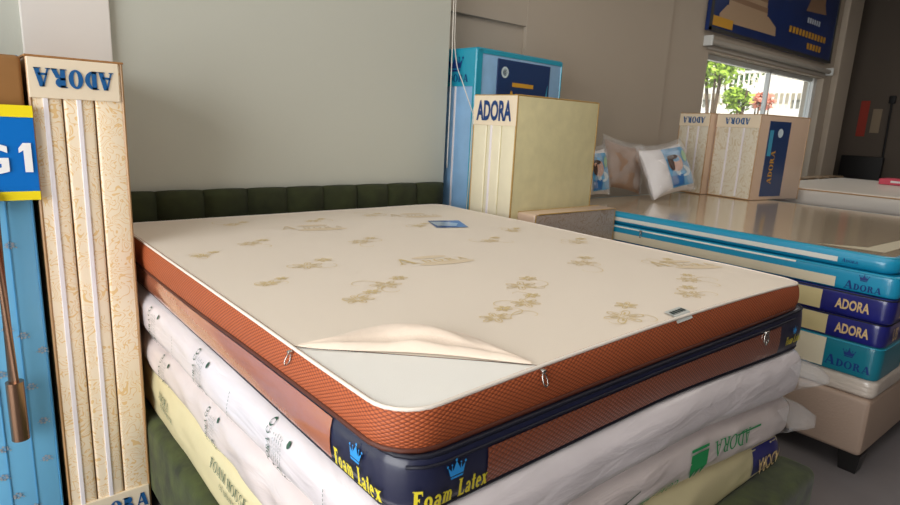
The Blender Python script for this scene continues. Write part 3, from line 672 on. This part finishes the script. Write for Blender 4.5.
# left cream damask set
lb, T, nb = folded('folded_mattress_set', 'cream and gold damask folded mattress set standing upright left of the bed', (-.302, -.455, -1.05), 0, .262, .56, 1.66, M['dam'], M['tan'], M['tan'], zips=(.16, .50))
g = nb(); g.box(.002, .248, -.008, .004, 1.535, 1.655, bev=.002); lab = g.build('top_label', M['cream_lab'], lb)
def slab_lab(parent, T, x0, z0, sz, flip, wd, kx=1.):
    sh, w_ = serif('ADORA', sz, w=.30, t=.12, track=.05); sh = move(sh, -w_*kx/2, -sz/2, kx=kx)
    s_ = -1 if flip else 1
    decal('lettering', [(sh, wd)], tfn(T, (x0, -.009, z0), (s_, 0, 0), (0, 0, s_)), parent)
slab_lab(lab, T, .125, 1.597, .056, True, M['adora'], kx=.80)
g = nb(); g.box(.002, .256, -.008, .004, .006, .12, bev=.002); lab = g.build('bottom_label', M['cream_lab'], lb)
slab_lab(lab, T, .142, .068, .056, False, M['adora'], kx=.80)
g = nb(); g.box(-.003, .265, -.004, .30, 1.655, 1.662, bev=.002); g.build('cardboard_top', M['card'], lb)

# light blue set at the far left
bb, T, nb = folded('folded_mattress_set', 'sky blue folded mattress set with silver flowers and brown end panels, at the far left', (-.888, -.44, -1.05), 0, .572, .5, 1.655, M['lblue'], M['lblue'], M['seam'], layers=3, pipe=.004)
for z0, z1 in ((0.0, .085), (1.48, 1.656)):
    g = nb(); g.box(-.004, .576, -.008, .2, z0, z1, bev=.012, seg=3); g.build('end_panel', M['card'], bb, smooth='auto')
for x in (.43, .50):
    g = nb(); g.box(x-.0015, x+.0015, -.003, .003, .09, 1.47); g.build('seam', M['seam'], bb)
fpos = [(.508, .78), (.468, .83-.02), (.515, .60), (.462, .50), (.538, .47), (.425, .40), (.415, .30), (.445, .22), (.535, .33), (.50, 1.08), (.42, 1.05), (.49, .16), (.555, .72), (.44, .66)]
for i, (x, z) in enumerate(fpos):
    sh = []
    for k in range(6):
        th = k*PI/3+i; sh.append(ell(x+.009*math.cos(th), z+.009*math.sin(th), .004, .004, 7))
    sh.append(stroke((x-.018, z-.004), (x+.018, z+.004), .0015)); sh.append(ell(x+.016, z-.008, .003, .003, 6))
    decal('flower_print', [(sh, M['silver'])], tfn(T, (0, -.0, 0), (1, 0, 0), (0, 0, 1), .003), bb)

# promotional sign on a pole, in front of the blue set
sg = empty('promotion_sign', 'blue sign with yellow borders and white G 1 lettering on a bronze pole', 'sign', (-.46, -.50, -.4))
g = G(); g.box(-.80, -.298, -.478, -.468, .175, .46, bev=.002); g.build('sign_board', M['sign_b'], sg)
for z0, z1 in ((.175, .202), (.425, .46)):
    g = G(); g.box(-.80, -.298, -.480, -.467, z0, z1); g.build('yellow_border', M['sign_y'], sg)
decal('sign_lettering', [(move(sans('G', .086, 1.0, .03)[0], -.165, -.044), M['sign_w']), ([rect(-.044, -.044, -.024, .044), poly((-.044, .044), (-.056, .028), (-.056, .014), (-.044, .022))], M['sign_w'])], plane_fn((-.287, -.481, .305), (1, 0, 0), (0, 0, 1)), sg)
g = G(); g.tube([(-.420, -.463, .46), (-.420, -.463, .22), (-.420, -.497, .19), (-.420, -.497, -.42)], .015, 14)
g.build('pole', M['bronze'], sg, smooth='auto')
g = G(); g.tube([(-.418, -.497, -.40), (-.418, -.497, -.60)], .025, 16); g.build('pole_sleeve', M['bronze'], sg, smooth='auto')

# pale yellow set between the beds
yb_, T, nb = folded('folded_mattress_set', 'tall pale yellow quilted mattress set standing between the two beds', (1.815, -.135, -1.05), -PI/2+math.radians(3), .325, .76, 1.685, M['ybox_n'], M['ybox'], M['goldpipe'], layers=3, zips=(.45,))
g = nb(); g.box(.004, .322, -.006, .004, 1.52, 1.68, bev=.002); lab = g.build('top_label', M['cream_lab'], yb_)
decal('lettering', [(move(centred(sans('ADORA', .105, .50, .035)), 0, -.05), M['adora_n'])], tfn(T, (.163, -.007, 1.60), (1, 0, 0), (0, 0, 1)), lab)
# low box in front of it
g = G(); t = empty('storage_box', 'low grey beige packaged mattress set lying in front of the tall yellow one', 'mattress package', (2.2, -.55, -1.05))
g.box(1.865, 2.598, -.615, -.478, -1.05, .012, bev=.012, seg=3); k = g.build('box_body', [M['greybox'], M['pinkbox']], t, smooth='auto')
for p in k.data.polygons:
    if p.normal.y > -.7: p.material_index = 1
g = G()
for dy in (0, .012): g.tube([(1.872+dy, -.612+dy*.2, -1.0), (1.872+dy, -.612+dy*.2, .006), (1.90+dy, -.614, .012), (2.591, -.612, .008), (2.595, -.612, -1.0)], .004, 6)
g.tube([(1.87, -.484, .01), (2.593, -.484, .01)], .004, 6)
g.build('edge_piping', M['goldpipe'], t, smooth='auto')

# blue set behind
bs, T, nb = folded('folded_mattress_set', 'tall teal and light blue mattress set with a crown emblem, behind the pale yellow one', (1.890, .300, -1.05), -PI/2+math.radians(4), .330, .83, 1.955, M['tealblue'], M['tealblue'], M['teal'], layers=1, zips=(.5,), pipe=.009)
g = nb(); g.box(.002, .328, -.006, .004, 1.74, 1.95, bev=.002); lab = g.build('top_label', M['teal'], bs)
g = nb(); g.box(.307, .335, -.004, .012, .0, 1.952, bev=.002); g.box(.318, .334, -.004, .045, 0, 1.952, bev=.002); g.box(.318, .334, 0, .825, 1.93, 1.952, bev=.002); g.build('teal_border', M['teal'], bs)
decal('crown_emblem', [(move(crown(.10), 0, -.01), M['navyprint'])], tfn(T, (.160, -.008, 1.835), (1, 0, 0), (0, 0, 1)), lab)
decal('lettering', [(move(centred(serif('ADORA', .06, caps=.72, w=.2)), 0, 0), M['navyprint'])], tfn(T, (.160, -.008, 1.765), (1, 0, 0), (0, 0, 1)), lab)
g = nb(); g.box(.329, .336, .18, .70, 1.50, 1.915, bev=.001); pp = g.build('printed_panel', M['box_s'], bs)
fp = tfn(T, (.337, -.02, 0), (0, 1, 0), (0, 0, 1), .001)
decal('panel_print', [([ell(.265, 1.84, .034, .034)], M['lbl_pale']), ([ell(.265, 1.84, .022, .022)], M['adora']), (move(serif('ADORA', .075, caps=.8, w=.22)[0], .30, 1.66), M['post_y']), ([rect(.34, 1.76, .55, 1.785)], M['post_y']), ([poly((.62, 1.5), (.70, 1.5), (.70, 1.8), (.66, 1.62))], M['box_c']), ([rect(.205, 1.505, .695, 1.57)], M['box_c'])], fp, pp)

# ================================================================== THE RIGHT BED AND ITS STACK
RX0, RX1, RY0, RY1 = 2.585, 4.56, -2.07, -.05
base = empty('low_bed', 'beige leatherette low bed with dark legs under the teal and navy mattress stack', 'bed', ((RX0+RX1)/2, -1.05, -1.05))
g = G(); g.box(RX0, RX1, RY0, RY1, -.955, -.674, bev=.022, seg=4); g.build('base_body', M['beige'], base, smooth='auto')
g = G()
for x in (RX0+.004,): g.tube([(x+.006, RY0+.006, -.93), (x+.006, RY0+.006, -.69)], .004, 6)
g.build('seam', M['beige'], base)
for x, y in ((RX0+.058, RY0+.045), (RX1-.07, RY0+.045), (RX0+.07, RY1-.07), (RX1-.07, RY1-.07)):
    g = G(); g.add([(x+sx*a, y+sy*a, z) for z, a in ((-1.05, .036), (-.953, .046)) for sx, sy in ((-1, -1), (1, -1), (1, 1), (-1, 1))], [(0, 1, 2, 3)[::-1], (4, 5, 6, 7), (0, 1, 5, 4), (1, 2, 6, 5), (2, 3, 7, 6), (3, 0, 4, 7)]); g.build('leg', M['black'], base)
GR = 'mattresses stacked on the beige bed base'
def stackm(name, label, z0, z1, sidem, topm, dx=0, dy=0, **k):
    s = Slab(RX0+dx, RX1+dx*.5, RY0+dy, RY1, z0, z1, rc=k.get('rc', .035), re=k.get('re', .010), bulge=k.get('bulge', .004), amp=k.get('amp', .002), wl=.3, seed=z0*50, rings=8)
    t = empty(name, label, 'mattress', ((RX0+RX1)/2, -1.05, z0), GR); s.mesh([sidem, topm], 'mattress_body', t); return s, t
_, tw_ = stackm('wrapped_mattress', 'thin white plastic wrapped mattress lying directly on the beige bed base', -.674, -.582, M['wrap_d'], M['wrap_d'], dx=.012, amp=.006, re=.02)
s3, t3 = stackm('teal_mattress', 'deep teal mattress with cream side panel and crown, below both navy mattresses', -.582, -.422, M['teal3'], M['teal3'])
sn2, tn2 = stackm('navy_mattress', 'lower of the two navy mattresses with gold lettering', -.422, -.310, M['blue_d'], M['blue_d'], dx=-.005)
sn1, tn1 = stackm('navy_mattress', 'upper of the two navy mattresses with gold lettering', -.308, -.194, M['blue_d'], M['blue_d'], dx=-.01, dy=-.01)
s2, t2_ = stackm('teal_mattress', 'bright teal mattress with crown emblem, second from the top of the right stack', -.192, -.092, M['teal2'], M['teal2'], dx=.0, dy=-.01)
s1, t1_ = stackm('teal_mattress', 'thin bright teal mattress under glossy film, top of the right stack', -.092, -.014, M['teal2'], M['gloss'], dx=.01, dy=.012, re=.03, rc=.07)
def logo(s, t, u, v, k, mt, off=.004):
    vtext(s, u, v, [(move(crown(.034*k), 0, .006*k), mt)], 'crown_emblem', t, off=off)
    vtext(s, u, v, [(move(centred(serif('ADORA', .042*k, caps=.75, w=.22)), -.0, -.044*k), mt)], 'lettering', t, off=off)
band(s3, 'cream_panel', .35, s3.uy(-1.85), .06, .94, M['cream_p'], t3, off=.003); logo(s3, t3, s3.uy(-1.95), .50, 1.15, M['navyprint'], .003)
band(sn2, 'straw_panel', .35, sn2.uy(-1.84), .08, .90, M['cream_y'], tn2, off=.003); vtext(sn2, sn2.uy(-1.945), .5, [(move(centred(sans('ADORA', .046, .60, .03)), 0, -.023), M['goldtxt'])], 'gold_lettering', tn2)
band(sn1, 'straw_panel', .35, sn1.uy(-1.80), .08, .88, M['cream_y'], tn1, off=.003); vtext(sn1, sn1.uy(-1.93), .5, [(move(centred(sans('ADORA', .046, .60, .03)), 0, -.023), M['goldtxt'])], 'gold_lettering', tn1)
vtext(sn2, sn2.ux(2.70), .5, [(move(centred(sans('US', .06, .7, .02)), 0, -.03), M['goldtxt'])], 'gold_lettering', tn2)
vtext(sn1, sn1.ux(2.70), .5, [(move(centred(sans('109', .06, .7, .02)), 0, -.03), M['goldtxt'])], 'gold_lettering', tn1)
for ss_, tt, mt in ((sn1, tn1, 'cream_y'), (sn2, tn2, 'cream_y'), (s3, t3, 'cream_p')):
    band(ss_, 'foot_panel', ss_.ux(2.90), ss_.ux(4.4), .08, .9, M[mt], tt, off=.003)
band(s2, 'cream_panel', .35, s2.uy(-1.84), .08, .56, M['cream_p'], t2_, off=.003); logo(s2, t2_, s2.uy(-1.95), .52, .9, M['navyprint'], .003)
band(s2, 'white_strip', .35, s2.uy(-1.66), .86, .97, M['white_s'], t2_, off=.004)
band(s1, 'grey_strip', .35, s1.uy(-1.83), .30, .60, M['white_s'], t1_, off=.003)
vtext(s1, s1.uy(-1.88), .35, [(move(centred(serif('ADORA', .018, caps=.7, w=.2)), 0, 0), M['navyprint'])], 'lettering', t1_, off=.003)
for s_, t_ in ((s1, t1_), (s2, t2_), (s3, t3), (sn1, tn1), (sn2, tn2)):
    rim(s_, 'piping', .95, .0035, M['teal'] if s_ in (s1, s2, s3) else M['navy_c'], t_, off=.001); 
g = G(); g.add([V(*p) for p in ((2.665, -1.70, -.0125), (2.72, -1.97, -.0125), (3.4, -1.97, -.0125), (3.4, -1.90, -.0125), (2.80, -1.88, -.0125))], [(0, 1, 2, 3, 4)])
g.build('bare_top_strip', M['cream_p'], t1_)

pull(s2.side(s2.uy(-.80), .90, .014), (-.2, -.1, -1), t2_, 1.3)
# the right bed stands a little askew
a_ = math.radians(-1.4); R_ = Matrix.Rotation(a_, 3, 'Z'); pv = V(RX0, RY0, 0)
for o in (base, t3, tn2, tn1, t2_, t1_, tw_):
    if o is None: continue
    o.location = pv + R_ @ (o.location-pv); o.rotation_euler.z = a_
# boxes A and B standing at the back of the right stack
def standing(label, org, ang, w, d, print_):
    t, T, nb = folded('folded_mattress_set', label, org, ang, w, d, .665, M['damf'], M['pinkbox'], M['tan'], layers=3, zips=(.33, .66), pipe=.005)
    g = nb(); g.box(.004, w-.004, -.006, .004, .56, .66, bev=.002); lab = g.build('top_label', M['cream_lab'], t)
    sh, w_ = serif('ADORA', .05, w=.26, t=.11); decal('lettering', [(move(sh, -w_*.5*.9, -.025, kx=.9), M['adora'])], tfn(T, (w/2, -.007, .61), (-1, 0, 0), (0, 0, -1)), lab)
    if print_:
        g = nb(); g.box(w-.001, w+.003, .12, .40, .03, .62, bev=.001); pp = g.build('printed_panel', M['box_s'], t)
        fp = tfn(T, (w+.004, 0, 0), (0, 1, 0), (0, 0, 1), .001)
        decal('panel_print', [([ell(.27, .53, .035, .035)], M['lbl_pale']), (move(serif('ADORA', .055, w=.22)[0], .24, .13, rot=PI/2), M['post_y']), ([rect(.13, .35, .18, .55)], M['box_c'])], fp, pp)
    return t
standing('cream folded mattress set with a dark blue side print, standing on the right bed', (4.370, -.292, -.013), -PI/2-math.radians(10), .385, .66, True)
standing('cream folded mattress set left of its twin, beside the white pillow', (4.35, .025, -.013), -PI/2-math.radians(10), .30, .34, False)

# ================================================================== PILLOWS IN BAGS
def pillow(label, loc, rz, tilt, spin, w, h, th, fabric, lab, group='bagged pillows on the right bed'):
    t = empty('bagged_pillow', label, 'pillow', loc, group)
    T = Matrix.Translation(Vector(loc)) @ Matrix.Rotation(rz, 4, 'Z') @ Matrix.Rotation(tilt, 4, 'X') @ Matrix.Rotation(spin, 4, 'Y')
    def surf(kx, kz, t_, n=22, amp=.01, seed=0):
        g = G(); g.T = T
        for side in (-1, 1):
            vs = []
            for i in range(n+1):
                for j in range(n+1):
                    a, b = i/n*2-1, j/n*2-1; pin = 1-.10*(b*b)*(1-a*a*.0); pin2 = 1-.10*(a*a)
                    f = (max(0, 1-a**4)*max(0, 1-b**4))**.6
                    x = a*kx/2*(1-.10*(1-b*b)*abs(a)**2); z = b*kz/2*(1-.10*(1-a*a)*abs(b)**2)
                    y = side*(t_/2*f+amp*f*noise.noise(V(a*2.5+seed, b*2.5, side))); vs.append((x, y, z+kz/2))
            g.add(vs, [(i*(n+1)+j, (i+1)*(n+1)+j, (i+1)*(n+1)+j+1, i*(n+1)+j+1) for i in range(n) for j in range(n)])
        return g
    surf(w, h, th).build('pillow_body', fabric, t, smooth=True)
    surf(w*1.10, h*1.10, th*1.12, amp=.035, seed=4).build('plastic_bag', M['film2'], t, smooth=True)
    if lab:
        def f(x, z):
            a, b = x/(w/2), (z-h/2)/(h/2); q = (max(0, 1-a**4)*max(0, 1-b**4))**.6
            return T @ V(x*(1-.10*(1-b*b)*a*a), -(th/2*q+.004+.01*q*noise.noise(V(a*2.5, b*2.5, -1)))-.002, z)
        def grid(x0, z0, x1, z1, n=10): return ([(x0+(x1-x0)*i/n, z0+(z1-z0)*j/n) for i in range(n+1) for j in range(n+1)], [(i*(n+1)+j, (i+1)*(n+1)+j, (i+1)*(n+1)+j+1, i*(n+1)+j+1) for i in range(n) for j in range(n)])
        decal('paper_label', [([grid(-w*.17, h*.12, w*.42, h*.90)], M['lbl_blue'])], f, t)
        f2 = lambda x, z: f(x, z)+T.to_3x3() @ V(0, -.003, 0)
        decal('label_picture', [([grid(-w*.16, h*.14, w*.10, h*.34, 6)], M['lbl_dblue']), ([ell(w*.02, h*.58, w*.17, h*.17, 16)], M['skin']), ([ell(w*.16, h*.40, w*.2, h*.11, 16)], M['lbl_pale']), ([ell(w*.30, h*.70, w*.07, h*.12, 16)], M['lbl_g'])], f2, t)
        f3 = lambda x, z: f(x, z)+T.to_3x3() @ V(0, -.005, 0)
        decal('label_picture', [([ell(-w*.08, h*.60, w*.06, h*.16, 14), ell(-w*.01, h*.71, w*.10, h*.05, 12)], M['hair'])], f3, t)
    return t
pillow('white pillow in a clear bag with a blue sleeping person label, beside the cream sets', (3.66, -.40, .028), math.radians(-4), math.radians(-24), math.radians(-7), .55, .38, .14, M['pil_w'], True)
pillow('tan pillow in a crinkled clear bag between two labelled pillows', (3.36, -.13, .035), math.radians(-6), math.radians(-12), math.radians(9), .42, .36, .11, M['pil_b'], False)
pillow('white pillow with a blue label mostly hidden behind the tall yellow mattress set', (2.93, -.20, .015), math.radians(0), math.radians(-12), math.radians(-3), .36, .33, .10, M['pil_w'], True)

# ================================================================== SECOND BED BEYOND
t = empty('white_mattress', 'thick cream white mattress beyond the right bed, near the window', 'mattress', (6, -1.5, -1.05), 'white mattresses beyond the right bed')
s = Slab(5.12, 7.4, -2.9, -.35, -.07, .075, rc=.08, re=.03, bulge=.01, amp=.008, wl=.3, seed=2, rings=8)
s.mesh([mat('cream_white_fabric', (214, 206, 196), .6, coat=.2, bump=.3, bscale=9), mat('cream_white_top', (220, 214, 204), .5, coat=.3, bump=.3, bscale=6)], 'mattress_body', t); rim(s, 'piping', .9, .006, M['tan'], t)
decal('lettering', [(move(centred(serif('ADORA', .05, caps=.6, w=.2)), 0, 0), M['tagd'])], s.fn(s.uy(-1.62), .25), t)
t = empty('white_mattress', 'lower white mattress directly under the thick cream white one beyond the right bed', 'mattress', (6, -1.5, -.21), 'white mattresses beyond the right bed')
s = Slab(5.09, 7.4, -2.9, -.35, -.25, -.07, rc=.08, re=.03, bulge=.01, amp=.01, wl=.3, seed=7, rings=8); s.mesh([M['wrap'], M['wrap']], 'mattress_body', t)
t = empty('platform_bed', 'plain beige bed under the white mattresses beyond the right bed', 'bed', (6, -1.5, -1.05))
g = G(); g.box(5.08, 7.42, -2.92, -.33, -.97, -.25, bev=.02); g.build('base_body', M['beige'], t)
for x in (5.2, 7.3):
    for y in (-2.8, -.45): g = G(); g.box(x-.04, x+.04, y-.04, y+.04, -1.05, -.97); g.build('leg', M['black'], t)

# black headboard, papers, small things at the far right
t = empty('black_panel', 'plain black upright panel standing against the dim far right wall', 'panel', (9.86, .15, -1.05))
g = G(); g.box(9.82, 9.90, -.12, .42, -1.05, .29, bev=.015); g.build('board', M['blackm'], t, smooth='auto')
for y in (-.05, .28): g = G(); g.box(9.7, 9.82, y, y+.06, -1.05, -1.0); g.build('foot', M['black'], t)

XR = 10.0
def notice(label, y0, y1, z0, z1, mt):
    g = G(); g.box(XR-.012, XR, y0, y1, z0, z1, bev=.003); tag(g.build('wall_notice', mt), label, 'notice')
notice('narrow red paper notice on the dim far right wall', .22, .335, .575, 1.09, M['redp'])
notice('beige paper notice beside the red one on the far wall', .05, .165, .63, .975, M['beip'])
g = G(); g.tube([(XR-.03, -.05, 1.1), (XR-.03, -.07, .3), (XR-.03, -.09, -.9)], .014, 8); g.box(XR-.05, XR, -.09, -.01, 1.05, 1.16, bev=.01)
tag(g.build('wall_conduit', M['blackm'], smooth='auto'), 'thin dark conduit running down the dim far right wall', 'pipe')
t = empty('slatted_bench', 'low bench with alternating pale and dark slats under the window', 'bench', (8.2, .2, -1.05))
g = G(); g.box(7.35, 9.15, .10, .27, -.03, 0, bev=.004); g.build('bench_frame', M['dark'], t)
for x in (7.4, 9.04): g = G(); g.box(x, x+.07, .11, .26, -1.05, -.03); g.build('leg', M['dark'], t)
for i in range(5): g = G(); g.box(7.38+i*.36, 7.38+i*.36+.19, .095, .275, -.035, .018, bev=.004); g.build('slat', M['wood'], t)
t = empty('flat_carton', 'flat pink and white carton lying on the far white mattress', 'box', (6.85, -1.1, .077))
g = G(); g.box(6.7, 7.0, -1.32, -.90, .078, .135, bev=.004); g.build('carton_body', M['pinkp'], t)
g = G(); g.box(6.696, 6.704, -1.22, -1.14, .09, .125); g.box(6.696, 6.704, -1.10, -1.0, .10, .12); g.build('carton_print', M['whitep'], t)

# poster above the window
t = empty('advertising_poster', 'framed dark blue poster with beige mattress layers above the window', 'poster', (6.7, YR-.03, 1.43))
PX0, PX1, PZ0, PZ1 = 5.25, 8.50, 1.475, 2.52
g = G(); g.box(PX0, PX1, YR-.05, YR-.005, PZ0, PZ1, bev=.004); g.build('poster_board', M['poster'], t)
g = G(); yb0, yb1 = YR-.06, YR-.045
g.box(PX0, PX1, yb0, yb1, PZ0, PZ0+.03); g.box(PX0, PX1, yb0, yb1, PZ1-.03, PZ1); g.box(PX0, PX0+.035, yb0, yb1, PZ0, PZ1); g.box(PX1-.03, PX1, yb0, yb1, PZ0, PZ1); g.build('frame', M['post_f'], t)
pf = plane_fn((PX0, YR-.0505, PZ0), (1, 0, 0), (0, 0, 1), .002)
decal('layer_picture', [([poly((.17, .11), (1.48, .12), (1.46, .21), (1.24, .29), (.30, .27), (.16, .17))], M['post_b'])], pf, t)
pf3 = plane_fn((PX0, YR-.0505, PZ0), (1, 0, 0), (0, 0, 1), .004)
decal('layer_picture', [([rect(.32+.012*k, .27+.05*k, 1.20-.012*k, .32+.05*k) for k in range(0, 14, 2)], M['post_b']), ([rect(.31+.012*k, .27+.05*k, 1.21-.012*k, .32+.05*k) for k in range(1, 14, 2)], M['post_b2'])], pf3, t)
decal('layer_picture', [([poly((2.22, .50), (2.86, .54), (2.78, .64), (2.72, 1.0), (2.32, 1.0), (2.30, .62))], M['post_b2'])], pf, t)
pf2 = plane_fn((PX0, YR-.0505, PZ0), (1, 0, 0), (0, 0, 1), .004)
decal('amber_bar', [([rect(.045, .05, .46, .14)], M['post_y'])], pf2, t)
decal('poster_lettering', [([rect(2.30+.07*k, .38, 2.35+.07*k, .44) for k in range(6)], M['post_w'])], pf2, t)
decal('poster_lettering', [([rect(1.82+.097*k, .215, 1.89+.097*k, .285) for k in range(12)], M['post_y'])], pf2, t)
decal('poster_lettering', [([rect(2.40+.095*k, .09, 2.47+.095*k, .16) for k in range(5)], M['post_y'])], pf2, t)
# roller blind
t = empty('roller_blind', 'rolled up white roller blind mounted above the window', 'blind', (6.8, YR-.05, 1.32))
g = G(); g.tube([(5.30, YR-.045, 1.375), (8.56, YR-.045, 1.375)], .026, 14); g.build('roller_tube', M['rollc'], t, smooth='auto')
for x in (5.28, 8.57): g = G(); g.box(x-.012, x+.012, YR-.09, YR, 1.33, 1.425, bev=.004); g.build('bracket', M['frame_w'], t)
g = G(); g.box(5.34, 8.52, YR-.016, YR-.010, 1.31, 1.36); g.build('blind_hem', M['rollc'], t)

# hanging cords by the wall edge
def cord(label, pts, r):
    g = G(); P = [Vector(p) for p in pts]; out = []
    for i in range(len(P)-1):
        a = P[max(0, i-1)]; b = P[i]; c = P[i+1]; d = P[min(len(P)-1, i+2)]
        for k in range(8):
            q = k/8; out.append(.5*((2*b)+(c-a)*q+(2*a-5*b+4*c-d)*q*q+(3*b-a-3*c+d)*q**3))
    out.append(P[-1]); g.tube(out, r, 6); tag(g.build('hanging_cord', M['cord'], smooth=True), label, 'cord')
cord('thin pale cord dropping straight down behind the tall teal set', [(1.842, YL-.006, CE), (1.842, YL-.006, 1.4), (1.850, YL-.006, .8), (1.850, YL-.006, .2)], .0035)
cord('white cord hanging slantwise in front of the tall teal set', [(1.86, .124, CE), (1.86, .124, 1.17), (1.86, .099, .85), (1.86, .024, .70), (1.86, -.098, .50)], .0028)
cord('white cord hanging straight down in front of the tall teal set, below the slanted one', [(1.856, -.107, .60), (1.856, -.082, .517), (1.856, -.079, .204), (1.856, -.072, .0), (1.856, -.07, -.25)], .0028)

# ================================================================== OUTSIDE THE WINDOW
g = G(); g.box(-3, 40, .66, 20, -1.2, -1.06); struct(g, 'ground_outside', M['gnd'])
t = empty('neighbouring_building', 'pale sunlit building seen through the window', 'building', (22, 5, -1.06))
g = G(); g.box(20, 26, .5, 14, -1.06, 6.5); g.build('building_wall', M['bld'], t)
g = G(); g.box(19.8, 20.02, .5, 14, 1.9, 2.1); g.build('ledge', M['rail'], t)
for y in (4.2, 5.9, 7.6): g = G(); g.box(19.96, 20.02, y, y+.9, .6, 1.7); g.build('building_window', M['bldw'], t)
t = empty('garden_railing', 'white upright bar railing seen through the window', 'railing', (14, 3, -1.06))
g = G(); g.box(13.97, 14.03, 1.5, 6, 1.95, 2.0); g.box(13.95, 14.05, 1.5, 6, -1.06, 1.15); g.build('rail_and_plinth', M['rail'], t)
for i in range(38): g = G(); g.box(13.98, 14.015, 1.55+i*.12, 1.58+i*.12, 1.15, 1.95); g.build('bar', M['rail'], t)
def shrub(name, label, cx, cy, z0, rad, n, mt, seed, kind='shrub'):
    t = empty(name, label, kind, (cx, cy, -1.06)); r_ = random.Random(seed)
    g = G()
    for k in range(5):
        a = r_.uniform(0, 6.28); g.tube([(cx, cy, -1.06), (cx+.12*math.cos(a), cy+.12*math.sin(a), z0*.5), (cx+rad*.6*math.cos(a), cy+rad*.6*math.sin(a), z0+rad*.5)], [.04, .03, .012], 6)
    g.build('stem', M['bark'], t)
    g = G()
    for k in range(n):
        th = r_.uniform(0, 6.28); ph = math.acos(r_.uniform(-1, 1)); q = rad*r_.uniform(.35, 1)*(1+.25*noise.noise(V(math.cos(th)*2, math.sin(th)*2, ph+seed)))
        p = V(cx+q*math.sin(ph)*math.cos(th), cy+q*math.sin(ph)*math.sin(th), z0+q*math.cos(ph)*.9)
        a = V(r_.gauss(0, 1), r_.gauss(0, 1), r_.gauss(0, .6)).normalized(); b = a.cross(V(r_.gauss(0, 1), r_.gauss(0, 1), r_.gauss(0, 1))).normalized(); l = r_.uniform(.04, .08)
        g.add([p-a*l, p+b*l*.5, p+a*l, p-b*l*.5], [(0, 1, 2, 3)])
    g.build('foliage', mt, t)
shrub('garden_tree', 'yellow green leafy tree at the left of the window view', 11.9, 3.55, 1.9, .52, 900, M['leaf'], 3, 'tree')
shrub('garden_shrub', 'low yellow green shrub below the tree outside the window', 11.6, 2.95, 1.22, .30, 420, M['leaf'], 5)
shrub('garden_shrub', 'small pink flowering shrub outside the middle of the window', 12.8, 2.95, 1.25, .22, 260, M['pinkl'], 6)
shrub('garden_tree', 'dark green tree behind the railing outside the window', 17.0, 5.6, 2.4, .8, 900, M['leaf2'], 8, 'tree')
